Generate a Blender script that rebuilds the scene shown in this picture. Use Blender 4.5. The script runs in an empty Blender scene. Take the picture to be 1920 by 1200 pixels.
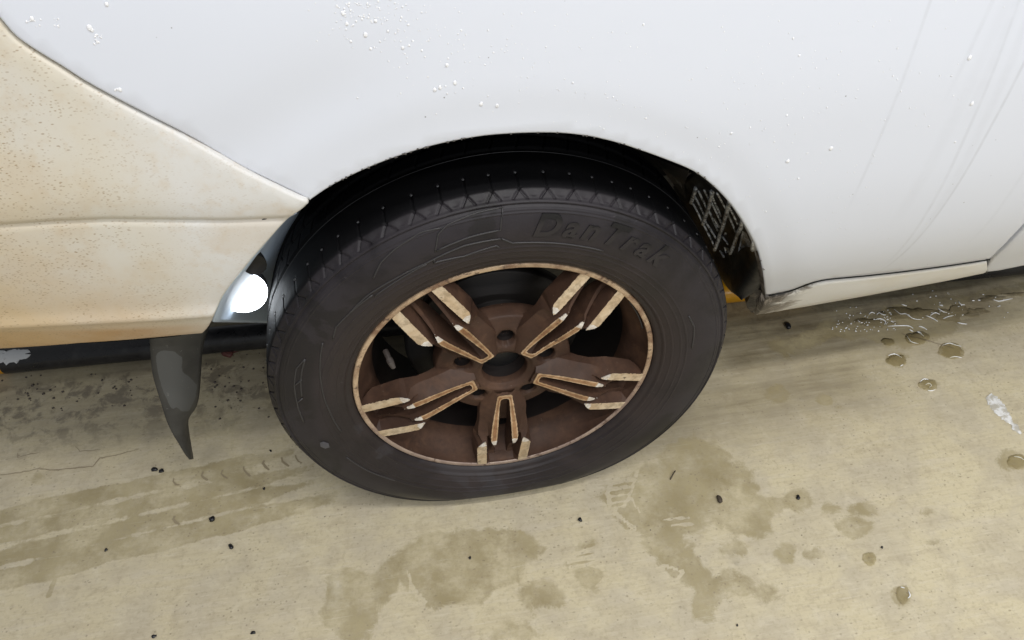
import bpy, bmesh, math, random
import numpy as np
from mathutils import Vector, Matrix
from mathutils.geometry import delaunay_2d_cdt

random.seed(7)
RNG = np.random.default_rng(11)
SC = bpy.context.scene
COL = SC.collection
R = math.radians

# ---------------------------------------------------------------- camera
CR = np.array([[0.9842301, -0.1264682, 0.1236806],
               [-0.1768929, -0.7036678, 0.6881573],
               [0.0, -0.6991833, -0.7149424]])        # columns: right, down, forward
CC = np.array([-0.127756, -0.756236, 1.248298])
FPX = 1440.0
cam = bpy.data.cameras.new('camera')
cam.sensor_width = 36.0
cam.lens = FPX / 1920 * 36
cam.clip_start = 0.02
cam.clip_end = 200
camo = bpy.data.objects.new('camera', cam)
COL.objects.link(camo)
camo.matrix_world = Matrix(((CR[0, 0], -CR[0, 1], -CR[0, 2], CC[0]),
                            (CR[1, 0], -CR[1, 1], -CR[1, 2], CC[1]),
                            (CR[2, 0], -CR[2, 1], -CR[2, 2], CC[2]), (0, 0, 0, 1)))
SC.camera = camo

# ---------------------------------------------------------------- light
W = bpy.data.worlds.new('World')
SC.world = W
W.use_nodes = True
W.node_tree.nodes['Background'].inputs[0].default_value = (0.93, 0.96, 1.0, 1)
W.node_tree.nodes['Background'].inputs[1].default_value = 0.23
SC.view_settings.view_transform = 'Standard'
SC.view_settings.look = 'None'
SC.view_settings.exposure = 0.0
SC.view_settings.gamma = 1.0


def ceiling_or_fill(x, y, z, lx, ly, power, col=(1.0, 0.985, 0.965), tilt=(0, 0, 0)):
    l = bpy.data.lights.new('ceiling_or_fill_light', 'AREA')
    l.shape = 'RECTANGLE'
    l.size = lx
    l.size_y = ly
    l.energy = power
    l.color = col
    o = bpy.data.objects.new('ceiling_or_fill_light', l)
    COL.objects.link(o)
    o.location = (x, y, z)
    o.rotation_euler = tilt
    return o


ceiling_or_fill(0.2, -0.95, 2.7, 2.4, 0.07, 32)
ceiling_or_fill(0.2, -1.75, 2.7, 2.4, 0.07, 32)
ceiling_or_fill(2.5, -1.3, 2.7, 1.4, 0.07, 32)
ceiling_or_fill(1.0, -4.4, 2.4, 3.4, 0.12, 66, (0.95, 0.98, 1.0), (R(38), 0, 0))  # added front fill, no such fitting is seen
ceiling_or_fill(3.42, 1.62, 2.6, 0.22, 1.3, 46)

# ---------------------------------------------------------------- pixel -> place


def ray(px, py):
    d = CR @ np.array([(px - 960) / FPX, (py - 600) / FPX, 1.0])
    return d


def on_y(px, py, y):
    d = ray(px, py)
    return CC + d * ((y - CC[1]) / d[1])


def on_z(px, py, z=0.0):
    d = ray(px, py)
    return CC + d * ((z - CC[2]) / d[2])


_pz = np.array([0.25, 0.38, 0.42, 0.47, 0.55, 0.65, 0.80, 0.95, 1.10, 1.30, 1.5])
_py = np.array([0.13, 0.062, 0.038, 0.012, -0.014, -0.029, -0.033, -0.022, 0.002, 0.055, 0.13])
_tz = np.linspace(0.2, 1.5, 651)
_ty = np.interp(_tz, _pz, _py)
for _ in range(3):
    k = np.ones(31) / 31
    _ty = np.convolve(np.pad(_ty, 15, 'edge'), k, 'valid')


def body_y(x, z):
    y = np.interp(z, _tz, _ty)
    y = y + 0.30 * np.maximum(0, -0.42 - x) ** 2 + 0.05 * np.maximum(0, x - 0.5) ** 2
    return y


def at_body(px, py, off=0.0, f=None):
    f = f or body_y
    d = ray(px, py)
    lo, hi = (-0.20 - CC[1]) / d[1], (0.60 - CC[1]) / d[1]
    ts = np.linspace(lo, hi, 161)
    P = CC + d * ts[:, None]
    g = P[:, 1] - (f(P[:, 0], P[:, 2]) + off)
    i = int(np.argmax(g > 0))
    if not (g > 0).any(): return on_y(px, py, 0.1)
    lo, hi = ts[max(i - 1, 0)], ts[i]
    for _ in range(26):
        m_ = .5 * (lo + hi)
        p = CC + d * m_
        if p[1] - (float(f(p[0], p[2])) + off) > 0: hi = m_
        else: lo = m_
    return CC + d * hi


def smooth(e0, e1, x):
    t = np.clip((x - e0) / (e1 - e0), 0, 1)
    return t * t * (3 - 2 * t)


def resample(pts, step):
    pts = [np.array(p, float) for p in pts]
    out = []
    for a, b in zip(pts[:-1], pts[1:]):
        n = max(1, int(np.ceil(np.linalg.norm(b - a) / step)))
        for i in range(n):
            out.append(a + (b - a) * i / n)
    out.append(pts[-1])
    return out


def catmull(pts, n=6):
    p = [np.array(q, float) for q in pts]
    p = [2 * p[0] - p[1]] + p + [2 * p[-1] - p[-2]]
    out = []
    for i in range(1, len(p) - 2):
        for k in range(n):
            t = k / n
            out.append(0.5 * ((2 * p[i]) + (-p[i - 1] + p[i + 1]) * t + (2 * p[i - 1] - 5 * p[i] + 4 * p[i + 1] - p[i + 2]) * t * t
                              + (-p[i - 1] + 3 * p[i] - 3 * p[i + 1] + p[i + 2]) * t ** 3))
    out.append(p[-2])
    return out


# ---------------------------------------------------------------- object helpers
def link(name, me, mat=None, parent=None):
    o = bpy.data.objects.new(name, me)
    COL.objects.link(o)
    if mat is not None:
        me.materials.append(mat)
    if parent is not None:
        o.parent = parent
        o.matrix_parent_inverse = Matrix.Translation(parent.matrix_basis.translation).inverted() if parent.parent is None else Matrix.Identity(4)
    return o


def mesh(name, verts, faces, mat=None, parent=None, smooth_shade=True):
    me = bpy.data.meshes.new(name)
    me.from_pydata([tuple(map(float, v)) for v in verts], [], [tuple(map(int, f)) for f in faces])
    me.validate()
    if smooth_shade:
        me.polygons.foreach_set('use_smooth', [True] * len(me.polygons))
    me.update()
    return link(name, me, mat, parent)


def tag(o, label=None, cat=None, group=None, kind=None):
    if label: o['label'] = label
    if cat: o['category'] = cat
    if group: o['group'] = group
    if kind: o['kind'] = kind
    return o


def empty(name, loc=(0, 0, 0), parent=None):
    o = bpy.data.objects.new(name, None)
    o.empty_display_size = 0.05
    COL.objects.link(o)
    o.location = loc
    if parent is not None:
        o.parent = parent
    return o


def fix_normals(o):
    bm = bmesh.new()
    bm.from_mesh(o.data)
    bmesh.ops.recalc_face_normals(bm, faces=bm.faces)
    bm.to_mesh(o.data)
    bm.free()
    return o


def face_to(o, d):
    """turn every separate shell of an open sheet so that it faces direction d"""
    bm = bmesh.new()
    bm.from_mesh(o.data)
    d = Vector(d)
    seen = set()
    for f in bm.faces:
        if f.index in seen: continue
        isl, st = [], [f]
        seen.add(f.index)
        while st:
            q = st.pop()
            isl.append(q)
            for e in q.edges:
                for w in e.link_faces:
                    if w.index not in seen:
                        seen.add(w.index)
                        st.append(w)
        shut = all(len(e.link_faces) == 2 for q in isl for e in q.edges)
        if not shut and sum((q.normal * q.calc_area() for q in isl), Vector()).dot(d) < 0:
            for q in isl: q.normal_flip()
    bm.to_mesh(o.data)
    bm.free()
    return o


def auto_smooth(o, deg=35):
    me = o.data
    me.polygons.foreach_set('use_smooth', [True] * len(me.polygons))
    bm = bmesh.new()
    bm.from_mesh(me)
    for e in bm.edges:
        if len(e.link_faces) == 2 and e.calc_face_angle(0) > R(deg):
            e.smooth = False
    bm.to_mesh(me)
    bm.free()
    return o


def tube_geo(path, rad, n=10, cap=True):
    """round bar along a path; rad a number or list"""
    P = [np.array(p, float) for p in path]
    m = len(P)
    rad = [rad] * m if np.isscalar(rad) else rad
    V, F = [], []
    up = np.array([0.13, 0.31, 0.94])
    for i in range(m):
        t = P[min(i + 1, m - 1)] - P[max(i - 1, 0)]
        t /= np.linalg.norm(t) + 1e-12
        a = np.cross(t, up)
        a /= np.linalg.norm(a) + 1e-12
        b = np.cross(t, a)
        for k in range(n):
            w = 2 * math.pi * k / n
            V.append(P[i] + rad[i] * (math.cos(w) * a + math.sin(w) * b))
    for i in range(m - 1):
        for k in range(n):
            F.append((i * n + k, i * n + (k + 1) % n, (i + 1) * n + (k + 1) % n, (i + 1) * n + k))
    if cap:
        F.append(tuple(range(n - 1, -1, -1)))
        F.append(tuple((m - 1) * n + k for k in range(n)))
    return V, F


def merge(geos):
    V, F = [], []
    for v, f in geos:
        o = len(V)
        V += list(v)
        F += [tuple(i + o for i in q) for q in f]
    return V, F


# ---------------------------------------------------------------- material helpers
class NT:
    def __init__(s, name):
        s.m = bpy.data.materials.new(name)
        s.m.use_nodes = True
        s.t = s.m.node_tree
        s.b = s.t.nodes['Principled BSDF']

    def n(s, typ, **kw):
        x = s.t.nodes.new(typ)
        for k, v in kw.items():
            setattr(x, k, v)
        return x

    def l(s, a, b):
        s.t.links.new(a, b)

    def val(s, sock, v):
        if hasattr(v, 'is_output'):
            s.l(v, sock)
        else:
            if isinstance(v, (tuple, list)) and len(v) == 3 and sock.type == 'RGBA':
                v = (*v, 1)
            sock.default_value = v

    def math(s, op, a, b=None, c=None, clamp=False):
        x = s.n('ShaderNodeMath', operation=op, use_clamp=clamp)
        s.val(x.inputs[0], a)
        if b is not None: s.val(x.inputs[1], b)
        if c is not None: s.val(x.inputs[2], c)
        return x.outputs[0]

    def mix(s, f, a, b):
        x = s.n('ShaderNodeMix', data_type='RGBA')
        s.val(x.inputs[0], f)
        s.val(x.inputs[6], a)
        s.val(x.inputs[7], b)
        return x.outputs[2]

    def ramp(s, v, lo, hi, a=0.0, b=1.0):
        x = s.n('ShaderNodeMapRange', interpolation_type='SMOOTHSTEP')
        s.val(x.inputs[0], v)
        x.inputs[1].default_value = lo
        x.inputs[2].default_value = hi
        x.inputs[3].default_value = a
        x.inputs[4].default_value = b
        return x.outputs[0]

    def co(s):
        return s.n('ShaderNodeTexCoord').outputs['Object']

    def mapv(s, vec, scale=(1, 1, 1), rot=(0, 0, 0), loc=(0, 0, 0)):
        x = s.n('ShaderNodeMapping')
        s.l(vec, x.inputs[0])
        x.inputs['Scale'].default_value = scale
        x.inputs['Rotation'].default_value = rot
        x.inputs['Location'].default_value = loc
        return x.outputs[0]

    def noise(s, vec, scale, detail=4, rough=0.55, dist=0.0):
        x = s.n('ShaderNodeTexNoise')
        s.l(vec, x.inputs['Vector'])
        x.inputs['Scale'].default_value = scale
        x.inputs['Detail'].default_value = detail
        x.inputs['Roughness'].default_value = rough
        x.inputs['Distortion'].default_value = dist
        return x.outputs[0]

    def vor(s, vec, scale, feature='F1'):
        x = s.n('ShaderNodeTexVoronoi', feature=feature)
        s.l(vec, x.inputs['Vector'])
        x.inputs['Scale'].default_value = scale
        return x.outputs[0]

    def attr(s, name):
        x = s.n('ShaderNodeAttribute', attribute_name=name)
        return x.outputs['Fac']

    def xyz(s, vec):
        x = s.n('ShaderNodeSeparateXYZ')
        s.l(vec, x.inputs[0])
        return x.outputs

    def bump(s, h, strength=0.2, dist=0.002):
        x = s.n('ShaderNodeBump')
        s.val(x.inputs['Height'], h)
        x.inputs['Strength'].default_value = strength
        x.inputs['Distance'].default_value = dist
        s.l(x.outputs[0], s.b.inputs['Normal'])

    def set(s, **kw):
        names = dict(col='Base Color', rough='Roughness', metal='Metallic', spec='Specular IOR Level',
                     coat='Coat Weight', coatr='Coat Roughness', emit='Emission Color', estr='Emission Strength')
        for k, v in kw.items():
            s.val(s.b.inputs[names[k]], v)
        return s


def simple(name, col, rough, metal=0.0, spec=0.5):
    return NT(name).set(col=col, rough=rough, metal=metal, spec=spec).m


def speck(nt, vec, scale, thr, sx=1.0):
    """sparse small dots: 1 inside the dots"""
    d = nt.vor(vec, scale)
    return nt.ramp(d, thr, thr * 0.55)


# white paint with grey run-off streaks
def mat_white():
    t = NT('white_paint')
    v = t.co()
    x, y, z = t.xyz(v)
    f = None
    for (xa, ya, xb, yb, w, s) in [(1745, 0, 1585, 400, .0035, .10), (1862, 0, 1765, 200, .005, .08), (1900, 20, 1800, 250, .012, .05),
                                   (1920, 118, 1640, 515, .0035, .16), (1790, 300, 1655, 500, .004, .11), (1830, 260, 1700, 470, .010, .05),
                                   (1915, 330, 1800, 470, .005, .05), (1800, 200, 1660, 440, .014, .035)]:
        a = at_body(xa, ya)
        b = at_body(xb, yb)
        k = (b[0] - a[0]) / (b[2] - a[2])
        d = t.math('ABSOLUTE', t.math('SUBTRACT', t.math('SUBTRACT', x, float(a[0])), t.math('MULTIPLY', t.math('SUBTRACT', z, float(a[2])), float(k))))
        g = t.math('MULTIPLY', t.ramp(d, w, w * .15), s)
        g = t.math('MULTIPLY', g, t.ramp(z, float(b[2]) - .01, float(b[2]) + .08))
        f = g if f is None else t.math('MAXIMUM', f, g)
    f = t.math('MULTIPLY', f, t.ramp(t.noise(v, 60, 3), .3, .6, .55, 1))
    base = t.mix(f, (0.690, 0.722, 0.800), (0.16, 0.16, 0.16))
    # tiny dark grit
    d = t.math('MULTIPLY', speck(t, v, 55, .06), t.ramp(t.noise(v, 9, 2), .56, .62))
    base = t.mix(t.math('MULTIPLY', d, .7), base, (0.1, 0.09, 0.08))
    # faint dust towards the bottom corner
    dz = t.math('MULTIPLY', t.ramp(z, .60, .44), t.ramp(t.noise(v, 14, 4), .35, .75, 0, .08))
    base = t.mix(dz, base, (0.66, 0.63, 0.58))
    t.set(col=base, rough=.32, spec=.35, coat=.15, coatr=.2)
    return t.m


def mat_bumper():
    t = NT('grimy_bumper_paint')
    v = t.co()
    x, y, z = t.xyz(v)
    n1 = t.noise(v, 5, 6, .62, .3)
    n2 = t.noise(v, 16, 5, .62)
    n3 = t.noise(v, 55, 4, .65)
    base = t.mix(t.ramp(n1, .3, .7), (0.65, 0.625, 0.565), (0.64, 0.585, 0.475))
    clean = t.ramp(t.math('ADD', x, t.math('MULTIPLY', t.math('SUBTRACT', n1, .5), .22)), -.44, -.32)
    base = t.mix(t.math('MULTIPLY', clean, .85), base, (0.69, 0.69, 0.685))
    # ochre wash, heaviest low and to the left
    low = t.math('MULTIPLY', t.ramp(t.math('ADD', z, t.math('MULTIPLY', t.math('SUBTRACT', n2, .5), .10)), .70, .53), t.ramp(t.math('ADD', x, t.math('MULTIPLY', n2, .05)), -.31, -.50))
    base = t.mix(t.math('MULTIPLY', low, .52), base, (0.55, 0.36, 0.17))
    foot = t.math('MULTIPLY', t.ramp(t.math('SUBTRACT', z, t.math('MULTIPLY', t.math('ADD', x, .5), -.10)), .548, .530), t.ramp(x, -.36, -.48))
    base = t.mix(t.math('MULTIPLY', foot, t.ramp(n2, .3, .7, .45, .80)), base, (0.42, 0.235, 0.095))
    lf = t.math('MULTIPLY', t.ramp(x, -.44, -.60), t.ramp(n1, .3, .62, .2, 1))
    base = t.mix(t.math('MULTIPLY', lf, .42), base, (0.62, 0.44, 0.20))
    pat = t.ramp(t.noise(t.mapv(v, loc=(4, 0, 2)), 7, 5, .6, .4), .52, .66)
    base = t.mix(t.math('MULTIPLY', pat, .28), base, (0.54, 0.42, 0.27))
    base = t.mix(t.math('MULTIPLY', t.ramp(n3, .48, .75), .30), base, (0.56, 0.44, 0.29))
    wash = t.ramp(t.math('ADD', x, t.math('MULTIPLY', n1, .2)), -.22, -.40, .25, 1)
    for sc, thr, rot, st, c, am in ((105, .22, 20, 2.2, (0.28, 0.18, 0.09), .65), (165, .27, -35, 2.0, (0.32, 0.22, 0.12), .65), (230, .30, 60, 1.4, (0.36, 0.26, 0.15), .6)):
        sp = t.math('MULTIPLY', speck(t, t.mapv(v, (1.0, 1, st), (0, R(rot), 0)), sc, thr), t.ramp(t.noise(t.mapv(v, loc=(sc, 0, 0)), 28, 2), .42, .58))
        base = t.mix(t.math('MULTIPLY', t.math('MULTIPLY', sp, wash), am), base, c)
    sp3 = t.math('MULTIPLY', speck(t, v, 26, .055), t.ramp(t.noise(v, 13, 2), .5, .55))
    base = t.mix(t.math('MULTIPLY', sp3, .85), base, (0.05, 0.035, 0.02))
    dot = t.math('MULTIPLY', speck(t, v, 9, .06), t.ramp(t.noise(v, 6, 2), .52, .56))
    base = t.mix(t.math('MULTIPLY', dot, .7), base, (0.40, 0.22, 0.06))
    w = t.n('ShaderNodeTexNoise')
    t.l(t.mapv(v, (5, 1, 130), (0, R(4), 0)), w.inputs['Vector'])
    w.inputs['Scale'].default_value = 2.0
    base = t.mix(t.math('MULTIPLY', t.ramp(w.outputs[0], .70, .75), .35), base, (0.80, 0.76, 0.68))
    t.set(col=base, rough=.45, spec=.3)
    t.bump(t.noise(v, 300, 2), .04, .001)
    return t.m


def mat_sill():
    t = NT('sill_paint')
    v = t.co()
    x, y, z = t.xyz(v)
    n = t.noise(v, 22, 6, .65, .6)
    base = t.mix(t.ramp(t.noise(v, 10, 4), .35, .7), (0.79, 0.785, 0.77), (0.76, 0.73, 0.67))
    g = t.math('MULTIPLY', t.ramp(t.math('ADD', n, t.math('MULTIPLY', t.math('SUBTRACT', .505, x), 2.6)), .46, .56), t.ramp(x, .56, .50))
    base = t.mix(t.math('MULTIPLY', g, .9), base, (0.20, 0.165, 0.135))
    g2 = t.math('MULTIPLY', t.ramp(t.noise(v, 60, 5, .7, .8), .44, .52), t.ramp(x, .535, .45))
    base = t.mix(g2, base, (0.035, 0.028, 0.022))
    t.set(col=base, rough=.38)
    t.bump(n, .15, .003)
    return t.m


def mat_rubber(dust=1.0):
    t = NT('tyre_rubber')
    v = t.co()
    x, y, z = t.xyz(v)
    rr = t.math('SQRT', t.math('ADD', t.math('MULTIPLY', x, x), t.math('MULTIPLY', z, z)))
    n1 = t.noise(v, 7, 6, .62, .4)
    n2 = t.noise(v, 40, 5, .65)
    base = t.mix(t.ramp(n2, .3, .7), (0.0095, 0.0085, 0.0105), (0.0165, 0.0145, 0.0170))
    base = t.mix(t.ramp(y, .0030, .0055), base, (0.0050, 0.0050, 0.0058))  # clean tread is blacker, and the arch's shade is painted in too
    side = t.ramp(y, .012, -.004)
    inner = t.ramp(rr, .325, .245)
    d = t.math('MULTIPLY', side, t.ramp(n1, .40, .58, .15, 1))
    base = t.mix(t.math('MULTIPLY', d, .75 * dust), base, (0.030, 0.0262, 0.0310))
    base = t.mix(t.math('MULTIPLY', t.math('MULTIPLY', side, inner), t.ramp(n1, .3, .7, .25, .8)), base, (0.034, 0.024, 0.021))
    # dried splash: irregular lighter patches low and left on the sidewall
    sp = t.math('MULTIPLY', t.ramp(t.math('ADD', t.noise(v, 5, 7, .6, .8), t.math('MULTIPLY', z, -.25)), .58, .615), t.ramp(x, .22, -.02))
    base = t.mix(t.math('MULTIPLY', t.math('MULTIPLY', sp, side), .30 * dust), base, (0.050, 0.049, 0.056))
    wet = t.math('MULTIPLY', t.ramp(t.noise(t.mapv(v, loc=(3, 0, 1)), 4.5, 6, .6, .8), .53, .56), t.ramp(rr, .285, .30))
    base = t.mix(t.math('MULTIPLY', t.math('MULTIPLY', wet, side), .6), base, (0.0115, 0.0105, 0.0105))
    # pale scuffs
    sc = t.ramp(t.noise(t.mapv(v, (1, 1, 5), (0, R(25), 0)), 55, 3, .6), .70, .76)
    base = t.mix(t.math('MULTIPLY', t.math('MULTIPLY', sc, side), .25), base, (0.13, 0.125, 0.13))
    t.set(col=base, rough=t.math('ADD', t.ramp(n1, .3, .7, .40, .58), t.ramp(y, .003, .006, 0, .16)), spec=t.ramp(y, .003, .006, .28, .10))
    t.bump(t.math('ADD', t.math('MULTIPLY', n2, .6), t.noise(v, 220, 3)), .12, .0015)
    return t.m


def mat_letter():
    t = NT('half_dusted_letter_rubber')
    v = t.co()
    x, y, z = t.xyz(v)
    rr = t.math('SQRT', t.math('ADD', t.math('MULTIPLY', x, x), t.math('MULTIPLY', z, z)))
    n = t.noise(v, 30, 5, .6, .4)
    f = t.ramp(t.math('ADD', rr, t.math('MULTIPLY', t.math('SUBTRACT', n, .5), .03)), .322, .312)
    t.set(col=t.mix(f, (0.0085, 0.008, 0.0085), (0.024, 0.021, 0.022)), rough=.5, spec=.3)
    return t.m


def mat_wheel_paint():
    t = NT('brown_dusted_wheel_paint')
    v = t.co()
    n1 = t.noise(v, 9, 5, .6)
    n2 = t.noise(v, 70, 4, .65)
    base = t.mix(t.ramp(n1, .3, .7), (0.043, 0.0225, 0.0150), (0.086, 0.047, 0.031))
    base = t.mix(t.math('MULTIPLY', t.ramp(n2, .35, .75), .45), base, (0.030, 0.019, 0.015))
    base = t.mix(t.math('MULTIPLY', t.ramp(t.noise(v, 24, 5, .65, .5), .52, .68), .35), base, (0.13, 0.070, 0.042))
    sp = t.math('MULTIPLY', speck(t, v, 130, .10), t.ramp(t.noise(v, 33, 2), .5, .6))
    base = t.mix(t.math('MULTIPLY', sp, .5), base, (0.24, 0.19, 0.15))
    t.set(col=base, rough=t.ramp(n1, .3, .7, .45, .62), spec=.22)
    t.bump(n2, .14, .001)
    return t.m


def mat_machined(tan, rust):
    t = NT('corroded_machined_face')
    v = t.co()
    n1 = t.noise(v, 26, 6, .65, .5)
    n2 = t.noise(v, 90, 4, .65)
    x, y, z = t.xyz(v)
    rr = t.math('SQRT', t.math('ADD', t.math('MULTIPLY', x, x), t.math('MULTIPLY', z, z)))
    base = t.mix(t.ramp(n1, .32, .68), tan, rust)
    base = t.mix(t.math('MULTIPLY', t.ramp(n2, .42, .66), .60), base, tuple(.50 * c for c in rust))
    pit = t.ramp(t.noise(v, 75, 4, .65, .6), .64, .69)
    base = t.mix(t.math('MULTIPLY', pit, .85), base, (0.06, 0.035, 0.025))
    t.set(col=base, rough=.48, metal=.12, spec=.45)
    t.bump(t.math('ADD', n2, pit), .12, .001)
    return t.m


def mat_tip():
    t = NT('bare_alloy_tip')
    v = t.co()
    n = t.noise(v, 120, 4, .6)
    t.set(col=t.mix(t.ramp(n, .35, .65), (0.62, 0.56, 0.50), (0.80, 0.78, 0.75)), rough=.38, metal=.35)
    return t.m


def mat_lip():
    t = NT('corroded_rim_lip')
    v = t.co()
    x, y, z = t.xyz(v)
    n1 = t.noise(v, 18, 6, .7, .6)
    n2 = t.noise(v, 60, 5, .7, .4)
    base = t.mix(t.ramp(n1, .36, .64), (0.58, 0.43, 0.28), (0.24, 0.14, 0.085))
    base = t.mix(t.math('MULTIPLY', t.ramp(z, 0.02, -.14), .62), base, (0.26, 0.21, 0.195))
    base = t.mix(t.math('MULTIPLY', t.ramp(n2, .55, .62), .8), base, (0.10, 0.06, 0.045))
    t.set(col=base, rough=.45, metal=.15)
    t.bump(n2, .2, .001)
    return t.m


def mat_liner(gloss):
    t = NT('black_liner_plastic')
    v = t.co()
    n = t.noise(v, 18, 4, .6)
    if gloss:
        t.set(col=(0.010, 0.010, 0.011), rough=t.ramp(n, .3, .7, .35, .55), spec=.22)
        t.bump(t.noise(v, 40, 4, .6), .25, .004)
    else:
        t.set(col=t.mix(t.ramp(n, .3, .7), (0.014, 0.014, 0.015), (0.024, 0.022, 0.021)), rough=.62, spec=.3)
    return t.m


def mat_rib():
    t = NT('residue_glint_rib')
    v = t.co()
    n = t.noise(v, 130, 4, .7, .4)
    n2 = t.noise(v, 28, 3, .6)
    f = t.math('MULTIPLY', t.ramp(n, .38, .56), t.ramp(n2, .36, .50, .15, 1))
    t.set(col=t.mix(f, (0.06, 0.063, 0.068), (0.86, 0.89, 0.92)), rough=.28, spec=.6)  # pale residue and wet highlights both painted as white flecks
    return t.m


def mat_flap():
    t = NT('dusty_mud_flap_plastic')
    v = t.co()
    n = t.noise(v, 12, 5, .6, .5)
    a = t.attr('dust')
    base = t.mix(t.ramp(n, .3, .7), (0.040, 0.040, 0.040), (0.062, 0.062, 0.060))
    f = t.ramp(t.math('ADD', a, t.math('MULTIPLY', t.math('SUBTRACT', t.noise(v, 45, 5), .5), .25)), .47, .53)
    base = t.mix(t.math('MULTIPLY', f, .9), base, (0.098, 0.102, 0.105))
    sc = t.ramp(t.noise(v, 110, 3, .6), .66, .72)
    base = t.mix(t.math('MULTIPLY', sc, .4), base, (0.22, 0.22, 0.21))
    t.set(col=base, rough=.55, spec=.35)
    return t.m


def mat_pipe(col, worn):
    t = NT('painted_rail')
    v = t.co()
    x, y, z = t.xyz(v)
    n = t.noise(v, 30, 5, .6, .4)
    base = t.mix(t.math('MULTIPLY', t.ramp(n, .45, .7), .4), col, worn)
    t.set(col=base, rough=t.ramp(n, .3, .7, .25, .42))
    return t.m


def mat_water(tint=(0.90, 0.89, 0.83), ior=1.36):
    t = NT('clear_water')
    nt = t.t
    g = t.n('ShaderNodeBsdfGlossy')
    g.inputs['Color'].default_value = (1, 1, 1, 1)
    g.inputs['Roughness'].default_value = 0.05
    tr = t.n('ShaderNodeBsdfTransparent')
    tr.inputs['Color'].default_value = (*tint, 1)
    fr = t.n('ShaderNodeFresnel')
    fr.inputs['IOR'].default_value = ior
    mx = t.n('ShaderNodeMixShader')
    t.l(fr.outputs[0], mx.inputs[0])
    t.l(tr.outputs[0], mx.inputs[1])
    t.l(g.outputs[0], mx.inputs[2])
    out = [q for q in nt.nodes if q.type == 'OUTPUT_MATERIAL'][0]
    t.l(mx.outputs[0], out.inputs['Surface'])
    nt.nodes.remove(t.b)
    return t.m


def mat_reflection():
    t = NT('white_reflection_paint')
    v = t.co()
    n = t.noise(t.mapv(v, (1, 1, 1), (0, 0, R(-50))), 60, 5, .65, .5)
    t.set(col=t.mix(t.ramp(n, .42, .62), (0.80, 0.80, 0.79), (0.50, 0.47, 0.40)), rough=.12, spec=.6)  # reflected lamp light painted as white colour
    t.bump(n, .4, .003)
    return t.m


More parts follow.
